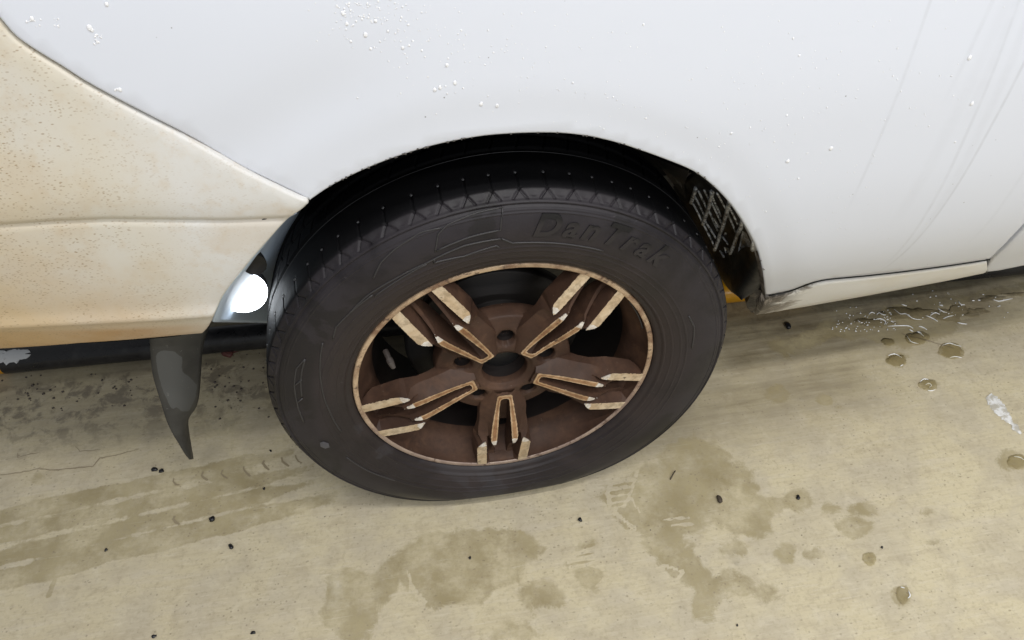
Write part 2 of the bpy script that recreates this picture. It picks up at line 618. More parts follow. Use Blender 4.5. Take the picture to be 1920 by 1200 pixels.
def mat_floor():
    t = NT('stained_floor_coating')
    v = t.co()
    big = t.noise(v, 1.6, 4, .55)
    md = t.noise(v, 9, 5, .6, .3)
    streak = t.noise(t.mapv(v, (2.2, 26, 1), (0, 0, R(3.5))), 2.0, 5, .6)
    fine = t.noise(v, 130, 4, .65)
    base = t.mix(t.ramp(big, .3, .7), (0.555, 0.488, 0.338), (0.60, 0.53, 0.358))
    base = t.mix(t.math('MULTIPLY', t.ramp(md, .38, .66), .60), base, (0.455, 0.405, 0.315))
    m2 = t.noise(v, 30, 6, .68, .5)
    base = t.mix(t.math('MULTIPLY', t.ramp(m2, .50, .68), .40), base, (0.40, 0.34, 0.235))
    base = t.mix(t.math('MULTIPLY', t.ramp(m2, .47, .34), .36), base, (0.64, 0.58, 0.44))
    fib = t.noise(t.mapv(v, (16, 150, 1), (0, 0, R(8))), 1.6, 5, .7)
    base = t.mix(t.math('MULTIPLY', t.ramp(fib, .5, .66), .32), base, (0.39, 0.335, 0.235))
    pale = t.noise(t.mapv(v, (20, 130, 1), (0, 0, R(5)), (3, 1, 0)), 1.3, 5, .7)
    base = t.mix(t.math('MULTIPLY', t.ramp(pale, .52, .66), .32), base, (0.66, 0.60, 0.47))
    base = t.mix(t.math('MULTIPLY', t.ramp(streak, .50, .75), .35), base, (0.60, 0.54, 0.44))
    base = t.mix(t.math('MULTIPLY', t.ramp(streak, .48, .25), .30), base, (0.40, 0.335, 0.235))
    grime_shade = t.attr('grime_shade')
    gn = t.math('MULTIPLY', grime_shade, t.ramp(streak, .25, .70, .45, 1.1))
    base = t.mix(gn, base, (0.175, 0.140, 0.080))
    wn = t.math('ADD', t.attr('wet'), t.math('MULTIPLY', t.math('SUBTRACT', t.noise(v, 22, 8, .72, .6), .5), .95))
    wetf = t.ramp(wn, .40, .62)
    rim = t.math('MULTIPLY', t.ramp(t.math('ABSOLUTE', t.math('SUBTRACT', wn, .55)), .12, .02), wetf)
    wcol = t.mix(t.ramp(t.noise(v, 12, 5, .6), .3, .72), (0.315, 0.262, 0.148), (0.42, 0.36, 0.22))
    wamt = t.math('MULTIPLY', wetf, t.math('ADD', t.ramp(t.noise(v, 9, 6, .7), .36, .60, .18, .82), t.ramp(t.noise(v, 48, 6, .7), .40, .64, .0, .28)))
    base = t.mix(wamt, base, wcol)
    base = t.mix(t.math('MULTIPLY', rim, .10), base, (0.22, 0.175, 0.09))
    soot_dark = t.math('MULTIPLY', t.attr('soot_dark'), t.ramp(t.noise(v, 26, 6, .68, .5), .47, .60))
    base = t.mix(t.math('MULTIPLY', soot_dark, .60), base, (0.085, 0.070, 0.058))
    # grit: many little marks
    g1 = t.math('MULTIPLY', speck(t, t.mapv(v, (1, 1.9, 1), (0, 0, R(-32))), 46, .15), t.ramp(t.noise(v, 5, 3), .44, .58))
    base = t.mix(t.math('MULTIPLY', g1, .55), base, (0.22, 0.18, 0.12))
    g2 = t.math('MULTIPLY', speck(t, v, 85, .18), t.ramp(t.noise(v, 8, 3), .42, .58))
    base = t.mix(t.math('MULTIPLY', g2, .5), base, (0.20, 0.16, 0.12))
    g3 = t.math('MULTIPLY', speck(t, v, 18, .030), t.ramp(t.noise(v, 11, 2), .5, .54))
    base = t.mix(t.math('MULTIPLY', g3, .8), base, (0.05, 0.045, 0.04))
    base = t.mix(t.math('MULTIPLY', t.ramp(fine, .50, .68), .34), base, (0.33, 0.28, 0.19))
    # hairline scratches
    for ang, sc, am in ((12, 3.0, .32), (68, 2.2, .28), (-38, 2.6, .26), (40, 3.4, .22)):
        w = t.n('ShaderNodeTexNoise')
        t.l(t.mapv(v, (3, 120, 1), (0, 0, R(ang))), w.inputs['Vector'])
        w.inputs['Scale'].default_value = sc
        w.inputs['Detail'].default_value = 2
        base = t.mix(t.math('MULTIPLY', t.ramp(w.outputs[0], .70, .76), am), base, (0.70, 0.66, 0.56))
    rough = t.math('SUBTRACT', t.ramp(md, .3, .7, .23, .38), t.math('MULTIPLY', wetf, .14))
    t.set(col=base, rough=rough, spec=.32)
    t.bump(t.math('ADD', fine, t.math('MULTIPLY', md, .5)), .05, .002)
    return t.m


M = dict(glint=simple('white_glint_paint', (0.86, 0.87, 0.88), .15, 0, .6), soot_dark=simple('recess_black', (0.016, 0.012, 0.011), .7, 0, .2), white=mat_white(), bumper=mat_bumper(), sill=mat_sill(), rubber=mat_rubber(), letter=mat_letter(),
         wheel=mat_wheel_paint(), tan=mat_machined((0.66, 0.545, 0.39), (0.53, 0.39, 0.24)),
         rust=mat_machined((0.40, 0.235, 0.12), (0.25, 0.12, 0.055)), ridge=mat_machined((0.58, 0.42, 0.27), (0.42, 0.27, 0.14)),
         tip=mat_tip(), lip=mat_lip(),
         liner=mat_liner(False), gliner=mat_liner(True), rib=mat_rib(), flap=mat_flap(),
         blackpipe=mat_pipe((0.016, 0.016, 0.018), (0.05, 0.05, 0.05)), yellowpipe=mat_pipe((0.62, 0.30, 0.012), (0.45, 0.22, 0.02)),
         water=mat_water(), thin=mat_water((.975, .975, .96)), reflection=mat_reflection(), bead=simple('clear_water_bead', (0.84, 0.85, 0.88), .08, 0, .6), floor=mat_floor(),
         dark=simple('dark_iron', (0.012, 0.011, 0.011), .6, .2), iron=simple('rusty_disc_iron', (0.014, 0.011, 0.010), .6, .2),
         inner=simple('black_underseal', (0.008, 0.008, 0.008), .8, 0, .2),
         grit=simple('black_grit', (0.010, 0.010, 0.012), .35), bud=simple('dried_bud', (0.11, 0.035, 0.028), .6),
         peel=simple('bare_peeled_primer', (0.55, 0.56, 0.57), .5), capm=simple('grey_hub_plastic', (0.014, 0.014, 0.015), .5),
         seal=simple('black_seal', (0.006, 0.006, 0.006), .6), crack=simple('dark_crack', (0.25, 0.205, 0.14), .7),
         twig=simple('dry_twig', (0.06, 0.045, 0.03), .7), housing=simple('grey_lamp_housing', (0.09, 0.09, 0.095), .4))
lamp_mat = NT('glowing_lamp_lens')
lamp_mat.set(col=(1, 1, 1), emit=(0.88, 0.94, 1.0), estr=11.0)
M['lens'] = lamp_mat.m

# ---------------------------------------------------------------- floor with its stains


def vnoise(x, y, s, seed):
    r = np.random.default_rng(seed).random((256, 256))
    x = x * s + 37.7
    y = y * s + 91.3
    xi = np.floor(x).astype(int)
    yi = np.floor(y).astype(int)
    fx = x - xi
    fy = y - yi
    fx = fx * fx * (3 - 2 * fx)
    fy = fy * fy * (3 - 2 * fy)
    a = r[xi % 256, yi % 256]
    b = r[(xi + 1) % 256, yi % 256]
    c = r[xi % 256, (yi + 1) % 256]
    d = r[(xi + 1) % 256, (yi + 1) % 256]
    return (a * (1 - fx) + b * fx) * (1 - fy) + (c * (1 - fx) + d * fx) * fy


def poly_sdf(X, Y, P):
    """signed distance, positive inside"""
    P = np.array(P)
    d = np.full(X.shape, 1e9)
    ins = np.zeros(X.shape, bool)
    n = len(P)
    for i in range(n):
        ax, ay = P[i]
        bx, by = P[(i + 1) % n]
        ex, ey = bx - ax, by - ay
        t = np.clip(((X - ax) * ex + (Y - ay) * ey) / (ex * ex + ey * ey + 1e-12), 0, 1)
        d = np.minimum(d, np.hypot(X - ax - t * ex, Y - ay - t * ey))
        c = (ay > Y) != (by > Y)
        with np.errstate(divide='ignore', invalid='ignore'):
            xi = ax + (Y - ay) * ex / (ey if abs(ey) > 1e-12 else 1e-12)
        ins ^= c & (X < xi)
    return np.where(ins, d, -d)


def fl(px, py):
    p = on_z(px, py)
    return (p[0], p[1])


gx = np.unique(np.concatenate([[-30, -8, -4, -2.2, -1.6], np.arange(-1.25, 1.65, 0.0045), [2.2, 4, 8, 30]]))
gy = np.unique(np.concatenate([[-30, -8, -4, -2, -1.2], np.arange(-0.75, 1.0, 0.0045), [1.6, 3, 8, 30]]))
X, Y = np.meshgrid(gx, gy)
nx, ny = len(gx), len(gy)
wet = np.zeros(X.shape)
grime_shade = np.zeros(X.shape)
soot_dark = np.zeros(X.shape)
warp = (vnoise(X, Y, 22, 1) - .5) * .024 + (vnoise(X, Y, 60, 2) - .5) * .010
SOFT = 0.055


def wet_poly(px, amp=1.0):
    global wet
    s = poly_sdf(X, Y, [fl(*p) for p in px]) + warp
    wet = np.maximum(wet, amp * np.clip(.5 + s / SOFT, 0, 1))


def wet_spot(px, py, rx, ry, amp=1.0):
    """rx, ry in photo pixels"""
    global wet
    c = fl(px, py)
    u = np.array(fl(px + rx, py)) - c
    w = np.array(fl(px, py + ry)) - c
    A = np.linalg.inv(np.array([u, w]).T)
    a = A[0, 0] * (X - c[0]) + A[0, 1] * (Y - c[1])
    b = A[1, 0] * (X - c[0]) + A[1, 1] * (Y - c[1])
    s = (1 - np.hypot(a, b)) * min(np.linalg.norm(u), np.linalg.norm(w)) + warp * .25
    wet = np.maximum(wet, amp * np.clip(.5 + s / SOFT, 0, 1))


def band(arr, p, q, w0, w1, amp, soft=.012, wob=1.0):
    a, b = np.array(fl(*p)), np.array(fl(*q))
    e = b - a
    L = np.linalg.norm(e)
    e /= L
    t = ((X - a[0]) * e[0] + (Y - a[1]) * e[1]) / L
    d = np.abs(-(X - a[0]) * e[1] + (Y - a[1]) * e[0]) + warp * wob
    w = w0 + (w1 - w0) * np.clip(t, 0, 1)
    s = np.minimum(w - d, np.minimum(t, 1 - t) * L)
    return np.maximum(arr, amp * np.clip(.5 + s / (2 * soft), 0, 1) * (.55 + .45 * smooth(0, .14, np.minimum(t, 1 - t))))


wet_poly([(612, 1130), (622, 1080), (650, 1062), (700, 1064), (735, 1045), (785, 1000), (835, 985), (880, 995), (930, 990), (962, 992),
          (1000, 1005), (1018, 1030), (1012, 1052), (985, 1062), (975, 1090), (930, 1105), (880, 1125), (820, 1145), (775, 1125),
          (752, 1092), (730, 1115), (708, 1150), (690, 1200), (640, 1210), (615, 1170)])
wet_poly([(1108, 930), (1130, 918), (1150, 900), (1200, 880), (1240, 870), (1238, 830), (1300, 815), (1370, 850), (1405, 885), (1410, 925),
          (1448, 960), (1450, 1000), (1400, 1005), (1345, 985), (1290, 1000), (1280, 1030), (1255, 1060), (1215, 1040), (1190, 1000),
          (1150, 965)], .92)
wet_poly([(1215, 1040), (1255, 1085), (1290, 1105), (1280, 1170), (1330, 1170), (1370, 1120), (1440, 1130), (1400, 1075), (1320, 1060),
          (1300, 1020)], .80)
wet_poly([(1060, 1060), (1080, 1025), (1105, 1000), (1130, 1010), (1120, 1050), (1150, 1080), (1120, 1110), (1085, 1090)], .85)
wet_poly([(960, 1085), (1020, 1075), (1070, 1110), (1060, 1140), (1000, 1160), (960, 1130)], .66)
wet_poly([(900, 1190), (960, 1160), (1020, 1175), (1030, 1205), (900, 1205)], .7)
for s in [(1455, 738, 22, 15), (1550, 748, 17, 11), (1578, 763, 8, 5), (1458, 948, 16, 14), (1500, 938, 28, 19), (1520, 1040, 16, 13), (1630, 1048, 15, 13),
          (1620, 955, 26, 16), (1600, 988, 34, 20), (1440, 1110, 30, 18), (1740, 962, 12, 7), (1750, 1015, 13, 8), (1560, 952, 14, 8),
          (1320, 950, 40, 34), (1385, 975, 50, 26), (1380, 1030, 34, 14), (1475, 1035, 22, 22), (1693, 1115, 14, 16), (1905, 865, 22, 16),
          (75, 895, 13, 9), (1895, 865, 26, 20), (1370, 1075, 20, 8), (1190, 910, 14, 10)]:
    wet_spot(*s)
# wet strip in front of the sill
wet_poly([(1430, 640), (1500, 615), (1600, 590), (1700, 560), (1800, 545), (1930, 525), (1930, 556), (1840, 566), (1805, 598), (1780, 640),
          (1740, 650), (1690, 655), (1640, 640), (1560, 650), (1470, 672)], .80)
for s in [(1720, 636, 24, 13), (1783, 658, 24, 15), (1681, 675, 20, 13), (1664, 641, 12, 7), (1740, 721, 17, 12)]:
    wet_spot(*s)


def cut(px, w, amp=.75):
    global wet
    P = [np.array(fl(*p)) for p in resample(px, 6)]
    m = np.zeros(X.shape)
    for p in P:
        m = np.maximum(m, smooth(w * 1.5, w * .5, np.hypot(X - p[0], Y - p[1])))
    wet = wet * (1 - amp * m)


for q in ([(1152, 893), (1140, 925), (1146, 955), (1170, 975), (1190, 990)], [(1195, 885), (1186, 915), (1170, 950)], [(1146, 905), (1190, 898)], [(1142, 918), (1186, 912)],
          [(1142, 931), (1182, 925)], [(1145, 944), (1176, 938)], [(1150, 955), (1172, 948)], [(1180, 930), (1200, 960)], [(1075, 1040), (1112, 1030)], [(1068, 1052), (1116, 1044)],
          [(1072, 1064), (1120, 1056)], [(1112, 1062), (1140, 1068), (1138, 1085), (1122, 1098)], [(765, 1070), (772, 1100), (795, 1130)], [(1245, 975), (1290, 970)], [(1262, 985), (1298, 982)],
          [(1226, 1075), (1248, 1060), (1280, 1072), (1268, 1090), (1236, 1090), (1226, 1075)]):
    cut(q, .0034)
# tyre track at the left: four wet bands with pale gaps, plus ribbing
wet = band(wet, (-420, 1062), (560, 845), .019, .014, 1.0, .012, .30)
wet = band(wet, (-420, 1097), (600, 874), .021, .016, .92, .012, .30)
wet = band(wet, (-420, 1148), (600, 902), .022, .016, .95, .012, .30)
wet = band(wet, (-420, 1190), (640, 930), .024, .019, 1.0, .012, .30)
wet = band(wet, (300, 905), (600, 880), .02, .02, .62, .02)
wet = band(wet, (108, 1075), (88, 1125), .003, .004, .8, .006, .15)
# brown dirt along the rail, plus the car's soft shade painted in brown
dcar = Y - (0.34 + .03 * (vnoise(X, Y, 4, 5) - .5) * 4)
grime_shade = np.maximum(grime_shade, .78 * smooth(-.14, .06, dcar) * smooth(.25, .40, X))
grime_shade = np.maximum(grime_shade, .52 * smooth(.12, .42, Y + .08 * (vnoise(X, Y, 5, 9) - .5)) * (X < .3))
grime_shade = band(grime_shade, (1300, 660), (1900, 560), .10, .06, .85, .07)  # soft shade below the sill painted into the floor colour
grime_shade = band(grime_shade, (1180, 800), (1640, 690), .06, .05, .78, .08)  # more painted shade, right of the wheel
grime_shade = band(grime_shade, (-100, 800), (480, 730), .09, .06, .35, .06)
grime_shade = band(grime_shade, (1500, 690), (1680, 665), .03, .02, .5, .03)
grime_shade = band(grime_shade, (1230, 800), (1480, 760), .07, .03, .34, .06)
soot_dark = np.maximum(soot_dark, smooth(.20, .36, Y) * (1 - smooth(.42, .46, Y)) * (X < -.3))
soot_dark = band(soot_dark, (-20, 800), (60, 800), .035, .02, .9, .02)
soot_dark = band(soot_dark, (30, 855), (70, 820), .02, .02, .6, .02)
soot_dark = band(soot_dark, (1340, 1080), (1390, 1062), .01, .006, .7, .01)
soot_dark = np.maximum(soot_dark, .55 * smooth(.22, .40, Y) * (X > .45) * (1 - smooth(.5, .6, Y)))
soot_dark = band(soot_dark, (540, 660), (560, 700), .05, .05, .4, .05)

V = np.stack([X.ravel(), Y.ravel(), np.zeros(X.size)], 1)
ii = (np.arange(ny - 1)[:, None] * nx + np.arange(nx - 1)[None]).ravel()
Fq = np.stack([ii, ii + 1, ii + 1 + nx, ii + nx], 1)


def np_mesh(name, V, Fq, sm=True):
    me = bpy.data.meshes.new(name)
    k = Fq.shape[1]
    me.vertices.add(len(V))
    me.vertices.foreach_set('co', np.ascontiguousarray(V, np.float32).ravel())
    me.loops.add(Fq.size)
    me.loops.foreach_set('vertex_index', np.ascontiguousarray(Fq, np.int32).ravel())
    me.polygons.add(len(Fq))
    me.polygons.foreach_set('loop_start', np.arange(0, Fq.size, k, dtype=np.int32))
    me.polygons.foreach_set('use_smooth', np.full(len(Fq), sm))
    me.update(calc_edges=True)
    return me


fm = np_mesh('floor', V, Fq)
for nm, a in (('wet', wet), ('grime_shade', grime_shade), ('soot_dark', soot_dark)):
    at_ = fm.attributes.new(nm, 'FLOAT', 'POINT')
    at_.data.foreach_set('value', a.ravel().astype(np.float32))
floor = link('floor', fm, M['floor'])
tag(floor, 'beige coated garage floor with wet footprints, tyre tracks, dirt and painted shade', None, None, 'structure')


def ribbon(pts, w, z=.0012):
    P = [np.array(p) for p in pts]
    V, F = [], []
    for i, p in enumerate(P):
        t = P[min(i + 1, len(P) - 1)] - P[max(i - 1, 0)]
        t = t / (np.linalg.norm(t) + 1e-9)
        n = np.array([-t[1], t[0]])
        ww = w * (.5 + .5 * math.sin(math.pi * (i + .6) / (len(P) + .2))) * random.uniform(.6, 1.2)
        V += [(*(p + n * ww), z), (*(p - n * ww), z)]
        if i: F.append((2 * i - 2, 2 * i - 1, 2 * i + 1, 2 * i))
    return V, F


def wob(px, step=9, j=1.6):
    q = resample(px, step)
    return [fl(p[0] + random.uniform(-j, j), p[1] + random.uniform(-j, j) * .6) for p in q]


for pts, w in (([(-10, 893), (30, 888), (70, 880), (110, 882), (175, 874), (186, 860), (222, 853), (245, 846), (262, 842)], .0011),
               ([(142, 838), (150, 847), (190, 843)], .0008), ([(35, 850), (35, 858), (75, 848)], .0008),
               ([(1690, 626), (1720, 634), (1760, 645), (1790, 654)], .0014)):
    v, f = ribbon(wob(pts), w)
    mesh('crack', v, f, M['crack'], floor)
# curled tread prints left in the wet track
g = []
for cx, cy in [(383, 893), (420, 890), (462, 883), (498, 872), (535, 866), (560, 862), (330, 976), (330, 905)]:
    g.append(ribbon([fl(cx + a, cy + b) for a, b in ((-4 + random.uniform(-3, 3), -8), (-5, -2 + random.uniform(-2, 2)), (0, 4), (7, 8 + random.uniform(-3, 3)))], random.uniform(.0014, .0028), .0012))
v, f = merge(g)
tag(mesh('tread_print', v, f, simple('dirty_print', (0.29, 0.24, 0.155), .5), floor), kind='stuff')

# ---------------------------------------------------------------- water on the floor


def dome(px, py, rx, ry, h, rot=0.0, rough=.12, n=40, rings=7):
    c = on_z(px, py)
    u = on_z(px + rx, py) - c
    w = on_z(px, py + ry) - c
    ph = [random.uniform(0, 6.28) for _ in range(4)]
    V, F = [], []
    for j in range(rings + 1):
        s = 1 - (j / rings) ** 1.7
        hh = h * (1 - s ** 3) ** .9 if s < 1 else 0
        for k in range(n):
            a = 2 * math.pi * k / n
            m = 1 + rough * (.5 * math.sin(2 * a + ph[0]) + .35 * math.sin(3 * a + ph[1]) + .3 * math.sin(5 * a + ph[2]) + .2 * math.sin(9 * a + ph[3]))
            ca, sa = math.cos(a), math.sin(a)
            p = c + (u * (ca * math.cos(rot) - sa * math.sin(rot)) + w * (ca * math.sin(rot) + sa * math.cos(rot))) * s * m
            V.append((p[0], p[1], .0006 + hh + (random.uniform(-1, 1) * h * .02 if 0 < s < 1 else 0)))
        if j:
            for k in range(n):
                F.append(((j - 1) * n + k, (j - 1) * n + (k + 1) % n, j * n + (k + 1) % n, j * n + k))
    return V, F


PUD = [(1720, 634, 22, 13, 'water drop touching the lower edge of the wet patch'),
       (1783, 658, 25, 15, 'largest round water drop, right of the wet patch'),
       (1681, 676, 18, 12, 'oval water drop left of the largest round drop'),
       (1665, 641, 13, 7, 'small thin water drop just under the wet patch'),
       (1740, 722, 17, 12, 'round water drop with a bright ring, above the white painted reflection'),
       (1693, 1115, 14, 16, 'lone water drop near the bottom right corner'),
       (1908, 866, 20, 14, 'water drop cut by the right edge below the white painted reflection'),
       (1630, 1048, 14, 12, 'faint flat water drop above the lone bottom right drop')]
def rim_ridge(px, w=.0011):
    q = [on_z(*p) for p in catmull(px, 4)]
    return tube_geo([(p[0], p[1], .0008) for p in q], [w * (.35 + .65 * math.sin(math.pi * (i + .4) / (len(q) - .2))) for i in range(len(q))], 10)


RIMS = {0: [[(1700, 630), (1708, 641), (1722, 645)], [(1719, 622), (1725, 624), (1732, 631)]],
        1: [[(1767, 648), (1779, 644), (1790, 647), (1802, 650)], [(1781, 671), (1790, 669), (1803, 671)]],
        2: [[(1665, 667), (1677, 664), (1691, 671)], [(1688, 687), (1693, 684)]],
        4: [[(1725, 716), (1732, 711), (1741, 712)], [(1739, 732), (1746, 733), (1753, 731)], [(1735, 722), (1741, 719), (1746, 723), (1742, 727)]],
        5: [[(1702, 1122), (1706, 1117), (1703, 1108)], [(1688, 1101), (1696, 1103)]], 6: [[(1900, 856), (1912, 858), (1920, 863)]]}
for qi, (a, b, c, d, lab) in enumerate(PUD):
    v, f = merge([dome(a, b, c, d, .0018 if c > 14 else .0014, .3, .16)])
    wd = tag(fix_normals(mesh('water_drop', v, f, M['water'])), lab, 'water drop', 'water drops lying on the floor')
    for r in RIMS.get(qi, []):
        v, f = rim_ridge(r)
        fix_normals(mesh('glint_rim', v, f, M['glint'], wd))  # glints on the drop's edge painted as white ridges
# the wet patch in front of the sill: one thin sheet with lumpy edges and a few islands
g = []
for (a, b, c, d, h) in [(1712, 588, 44, 14, .0010), (1785, 588, 30, 15, .0012), (1640, 606, 34, 8, .0008), (1830, 586, 20, 9, .001),
                        (1860, 560, 26, 5, .0008), (1905, 552, 22, 4, .0008), (1655, 588, 10, 3, .001)]:
    g.append(dome(a, b, c, d, h, random.uniform(-.25, .1), .42, 72, 8))
gp, g = g, []
for k in range(110):
    a, b = random.uniform(1560, 1680), random.uniform(575, 622)
    if random.random() < .3: a, b = random.uniform(1700, 1915), random.uniform(545, 600)
    g.append(dome(a, b, random.uniform(.6, 2.0), random.uniform(.5, 1.2), .0012, 0, .2, 12, 4))
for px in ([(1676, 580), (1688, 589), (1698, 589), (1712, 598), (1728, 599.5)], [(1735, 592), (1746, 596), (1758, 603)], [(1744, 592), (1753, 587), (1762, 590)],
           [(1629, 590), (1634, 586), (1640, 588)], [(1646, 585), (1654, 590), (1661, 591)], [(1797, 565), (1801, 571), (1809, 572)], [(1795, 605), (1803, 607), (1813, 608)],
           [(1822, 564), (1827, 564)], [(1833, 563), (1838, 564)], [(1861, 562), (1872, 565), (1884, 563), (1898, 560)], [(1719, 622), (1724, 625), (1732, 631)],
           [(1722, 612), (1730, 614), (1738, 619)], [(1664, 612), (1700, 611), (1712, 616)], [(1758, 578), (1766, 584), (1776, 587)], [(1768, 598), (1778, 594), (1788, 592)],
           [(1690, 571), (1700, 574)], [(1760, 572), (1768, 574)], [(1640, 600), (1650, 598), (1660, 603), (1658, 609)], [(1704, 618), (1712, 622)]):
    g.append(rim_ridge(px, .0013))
v, f = merge(gp)
pud = tag(fix_normals(mesh('puddle', v, f, M['thin'])), 'shallow glinting puddle on the floor in front of the white sill', 'puddle')
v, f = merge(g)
tag(fix_normals(mesh('glint_rim', v, f, M['glint'], pud)), kind='stuff')  # the puddle's glints and sparkle, painted as white ridges and dots
# long streak: a lamp's reflection on the wet floor, painted white
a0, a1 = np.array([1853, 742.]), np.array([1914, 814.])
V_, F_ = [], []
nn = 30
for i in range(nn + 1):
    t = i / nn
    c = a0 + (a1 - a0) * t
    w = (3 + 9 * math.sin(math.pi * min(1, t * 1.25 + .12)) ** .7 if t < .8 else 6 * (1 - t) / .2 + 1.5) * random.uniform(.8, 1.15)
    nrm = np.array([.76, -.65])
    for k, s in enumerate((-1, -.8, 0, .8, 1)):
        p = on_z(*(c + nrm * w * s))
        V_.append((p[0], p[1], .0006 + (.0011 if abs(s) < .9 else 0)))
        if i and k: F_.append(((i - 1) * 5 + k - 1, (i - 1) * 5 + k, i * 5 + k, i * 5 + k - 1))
ws = tag(mesh('painted_reflection', V_, F_, M['reflection']), 'long lamp reflection on the floor at the right edge, painted white', 'reflection')
fix_normals(ws)

for w_ in COL.objects:
    if w_.name.split('.')[0] in ('water_drop', 'puddle', 'painted_reflection'):
        face_to(w_, (0, 0, 1))

# ---------------------------------------------------------------- grit, twig, bud


def pebble(px, py, rx, ry, mat, name='pebble', seed=0):
    rnd = random.Random(seed)
    c = on_z(px, py)
    sc = np.linalg.norm(on_z(px + 1, py) - c)
    bm = bmesh.new()
    bmesh.ops.create_icosphere(bm, subdivisions=2, radius=1)
    a = rnd.uniform(-.6, .6)
    for q in bm.verts:
        k = 1 + .22 * math.sin(q.co.x * 3 + seed) + .15 * math.sin(q.co.y * 4 + seed * 2) + rnd.uniform(-.06, .06)
        x, y, z = q.co.x * rx * sc * k, q.co.y * ry * sc * 1.5 * k, q.co.z * min(rx, ry) * sc * .75 * k
        q.co = (x * math.cos(a) - y * math.sin(a), x * math.sin(a) + y * math.cos(a), z)
    lo = min(q.co.z for q in bm.verts)
    for q in bm.verts: q.co.z -= lo
    me = bpy.data.meshes.new(name)
    bm.to_mesh(me)
    bm.free()
    me.polygons.foreach_set('use_smooth', [True] * len(me.polygons))
    o = link(name, me, mat)
    o.location = (c[0], c[1], 0.0003)
    return o


PEB = [(398, 975, 7, 4, 'largest black speck of grit on the tyre track, left of the wheel'),
       (434, 1026, 5, 3.4, 'black grit on the dry floor just below the tyre track'),
       (200, 1032, 3, 2.2, 'black grit on the lowest tyre track band, far left'),
       (291, 882, 5, 4, 'left one of the paired black grit below the mud flap'),
       (303, 884, 4, 3.2, 'right one of the paired black grit below the mud flap'),
       (1087, 976, 3.6, 3, 'round black grit between tyre and big wet footprint'),
       (881, 1047, 2.7, 2.4, 'tiny black grit inside the big wet stain under the wheel'),
       (1496, 934, 4.5, 3, 'black grit on a wet spot right of the footprint'),
       (1477, 613, 6.5, 5, 'black stone chip on the floor below the dirty sill end'),
       (290, 1194, 4, 3, 'black grit at the bottom edge, left of centre'),
       (475, 1187, 4, 2.5, 'thin black crumb near the bottom edge under the tyre'),
       (495, 917, 2.3, 1.8, 'small black grit on the tyre track beside the tyre'),
       (1653, 1027, 2.4, 1.8, 'tiny black grit beside the flat drop at right'),
       (1382, 1173, 2.2, 1.6, 'tiny black crumb near the bottom edge, right of centre'),
       (508, 846, 2.2, 1.7, 'tiny black grit between mud flap and tyre')]
for i, (a, b, c, d, lab) in enumerate(PEB):
    tag(pebble(a, b, c, d, M['grit'], seed=i + 1), lab, 'grit', 'black grit scattered on the floor')
tag(pebble(1349, 938, 6, 4.5, M['twig'], 'mud_crumb', 40), 'brown crumb of mud lying on the wet footprint', 'mud crumb')
v, f = tube_geo([tuple(on_z(1257, 899, .002)), tuple(on_z(1262, 889, .003)), tuple(on_z(1266, 883, .002))], .0011, 6)
tag(mesh('twig', v, f, M['twig']), 'short dark twig lying on the wet footprint beside the tyre', 'twig')
bd = empty('dried_bud', tuple(on_z(430, 665)))
tag(bd, 'shrivelled reddish bud on a stalk lying beside the black rail', 'dried bud')
b1 = pebble(430, 665, 9, 9, M['bud'], 'bud', 55)
b1.location = (0, 0, 0.0005)
b1.parent = bd
c0 = np.array(on_z(430, 665))
v, f = tube_geo([on_z(438, 660, .009) - c0, on_z(455, 655, .006) - c0, on_z(472, 653, .004) - c0, on_z(490, 651, .004) - c0], [.0022, .0016, .0014, .0012], 6)
o = mesh('stalk', v, f, M['bud'])
o.parent = bd
g = []
for k in range(120):
    a, b = random.uniform(-30, 560), random.uniform(702, 770)
    if k % 3 == 0: a, b = random.uniform(380, 560), random.uniform(660, 800)
    if 270 < a < 385 and b > 640: continue
    p = on_z(a, b)
    r = random.uniform(.0008, .0028) * (1.6 if random.random() < .06 else 1)
    bm = bmesh.new()
    bmesh.ops.create_icosphere(bm, subdivisions=1, radius=r)
    for q in bm.verts: q.co = Vector((p[0], p[1], r * .4)) + Vector((q.co.x * random.uniform(.7, 1.5), q.co.y * random.uniform(.7, 1.5), q.co.z * .6))
    g.append(([tuple(q.co) for q in bm.verts], [tuple(w.index for w in q.verts) for q in bm.faces]))
    bm.free()
v, f = merge(g)
tag(mesh('dirt_crumbs', v, f, simple('dirt_crumb', (0.075, 0.062, 0.052), .7)), 'dark dirt crumbs strewn along the black rail', 'dirt', None, 'stuff')

# ---------------------------------------------------------------- rail on the floor behind the wheel
pa, pb = on_z(0, 676, .03), on_z(490, 629, .03)
dirp = (pb - pa) / np.linalg.norm(pb - pa)
RR = .0285


def rail_at(x):
    return pa + dirp * ((x - pa[0]) / dirp[0])


x_black0 = on_z(9, 676, .03)[0]
x_black1 = 0.16
rail = tag(empty('floor_rail', tuple(rail_at(-.9) * [1, 1, 0])), 'black and yellow striped steel rail lying on the floor behind the wheel', 'wheel stop')
base = np.array(rail.location)


def rail_seg(name, x0, x1, mat, r=RR):
    pts = [rail_at(x0 + (x1 - x0) * i / 12) - base for i in range(13)]
    v, f = tube_geo(pts, r, 32)
    o = mesh(name, v, f, mat)
    o.parent = rail
    return auto_smooth(o)


rail_seg('yellow_band', x_black0 - .5, x_black0, M['yellowpipe'])
rail_seg('black_band', x_black0, x_black1, M['blackpipe'], RR + .0006)
rail_seg('yellow_band', x_black1, .78, M['yellowpipe'])
rail_seg('black_band', .78, 1.5, M['blackpipe'], RR + .0006)
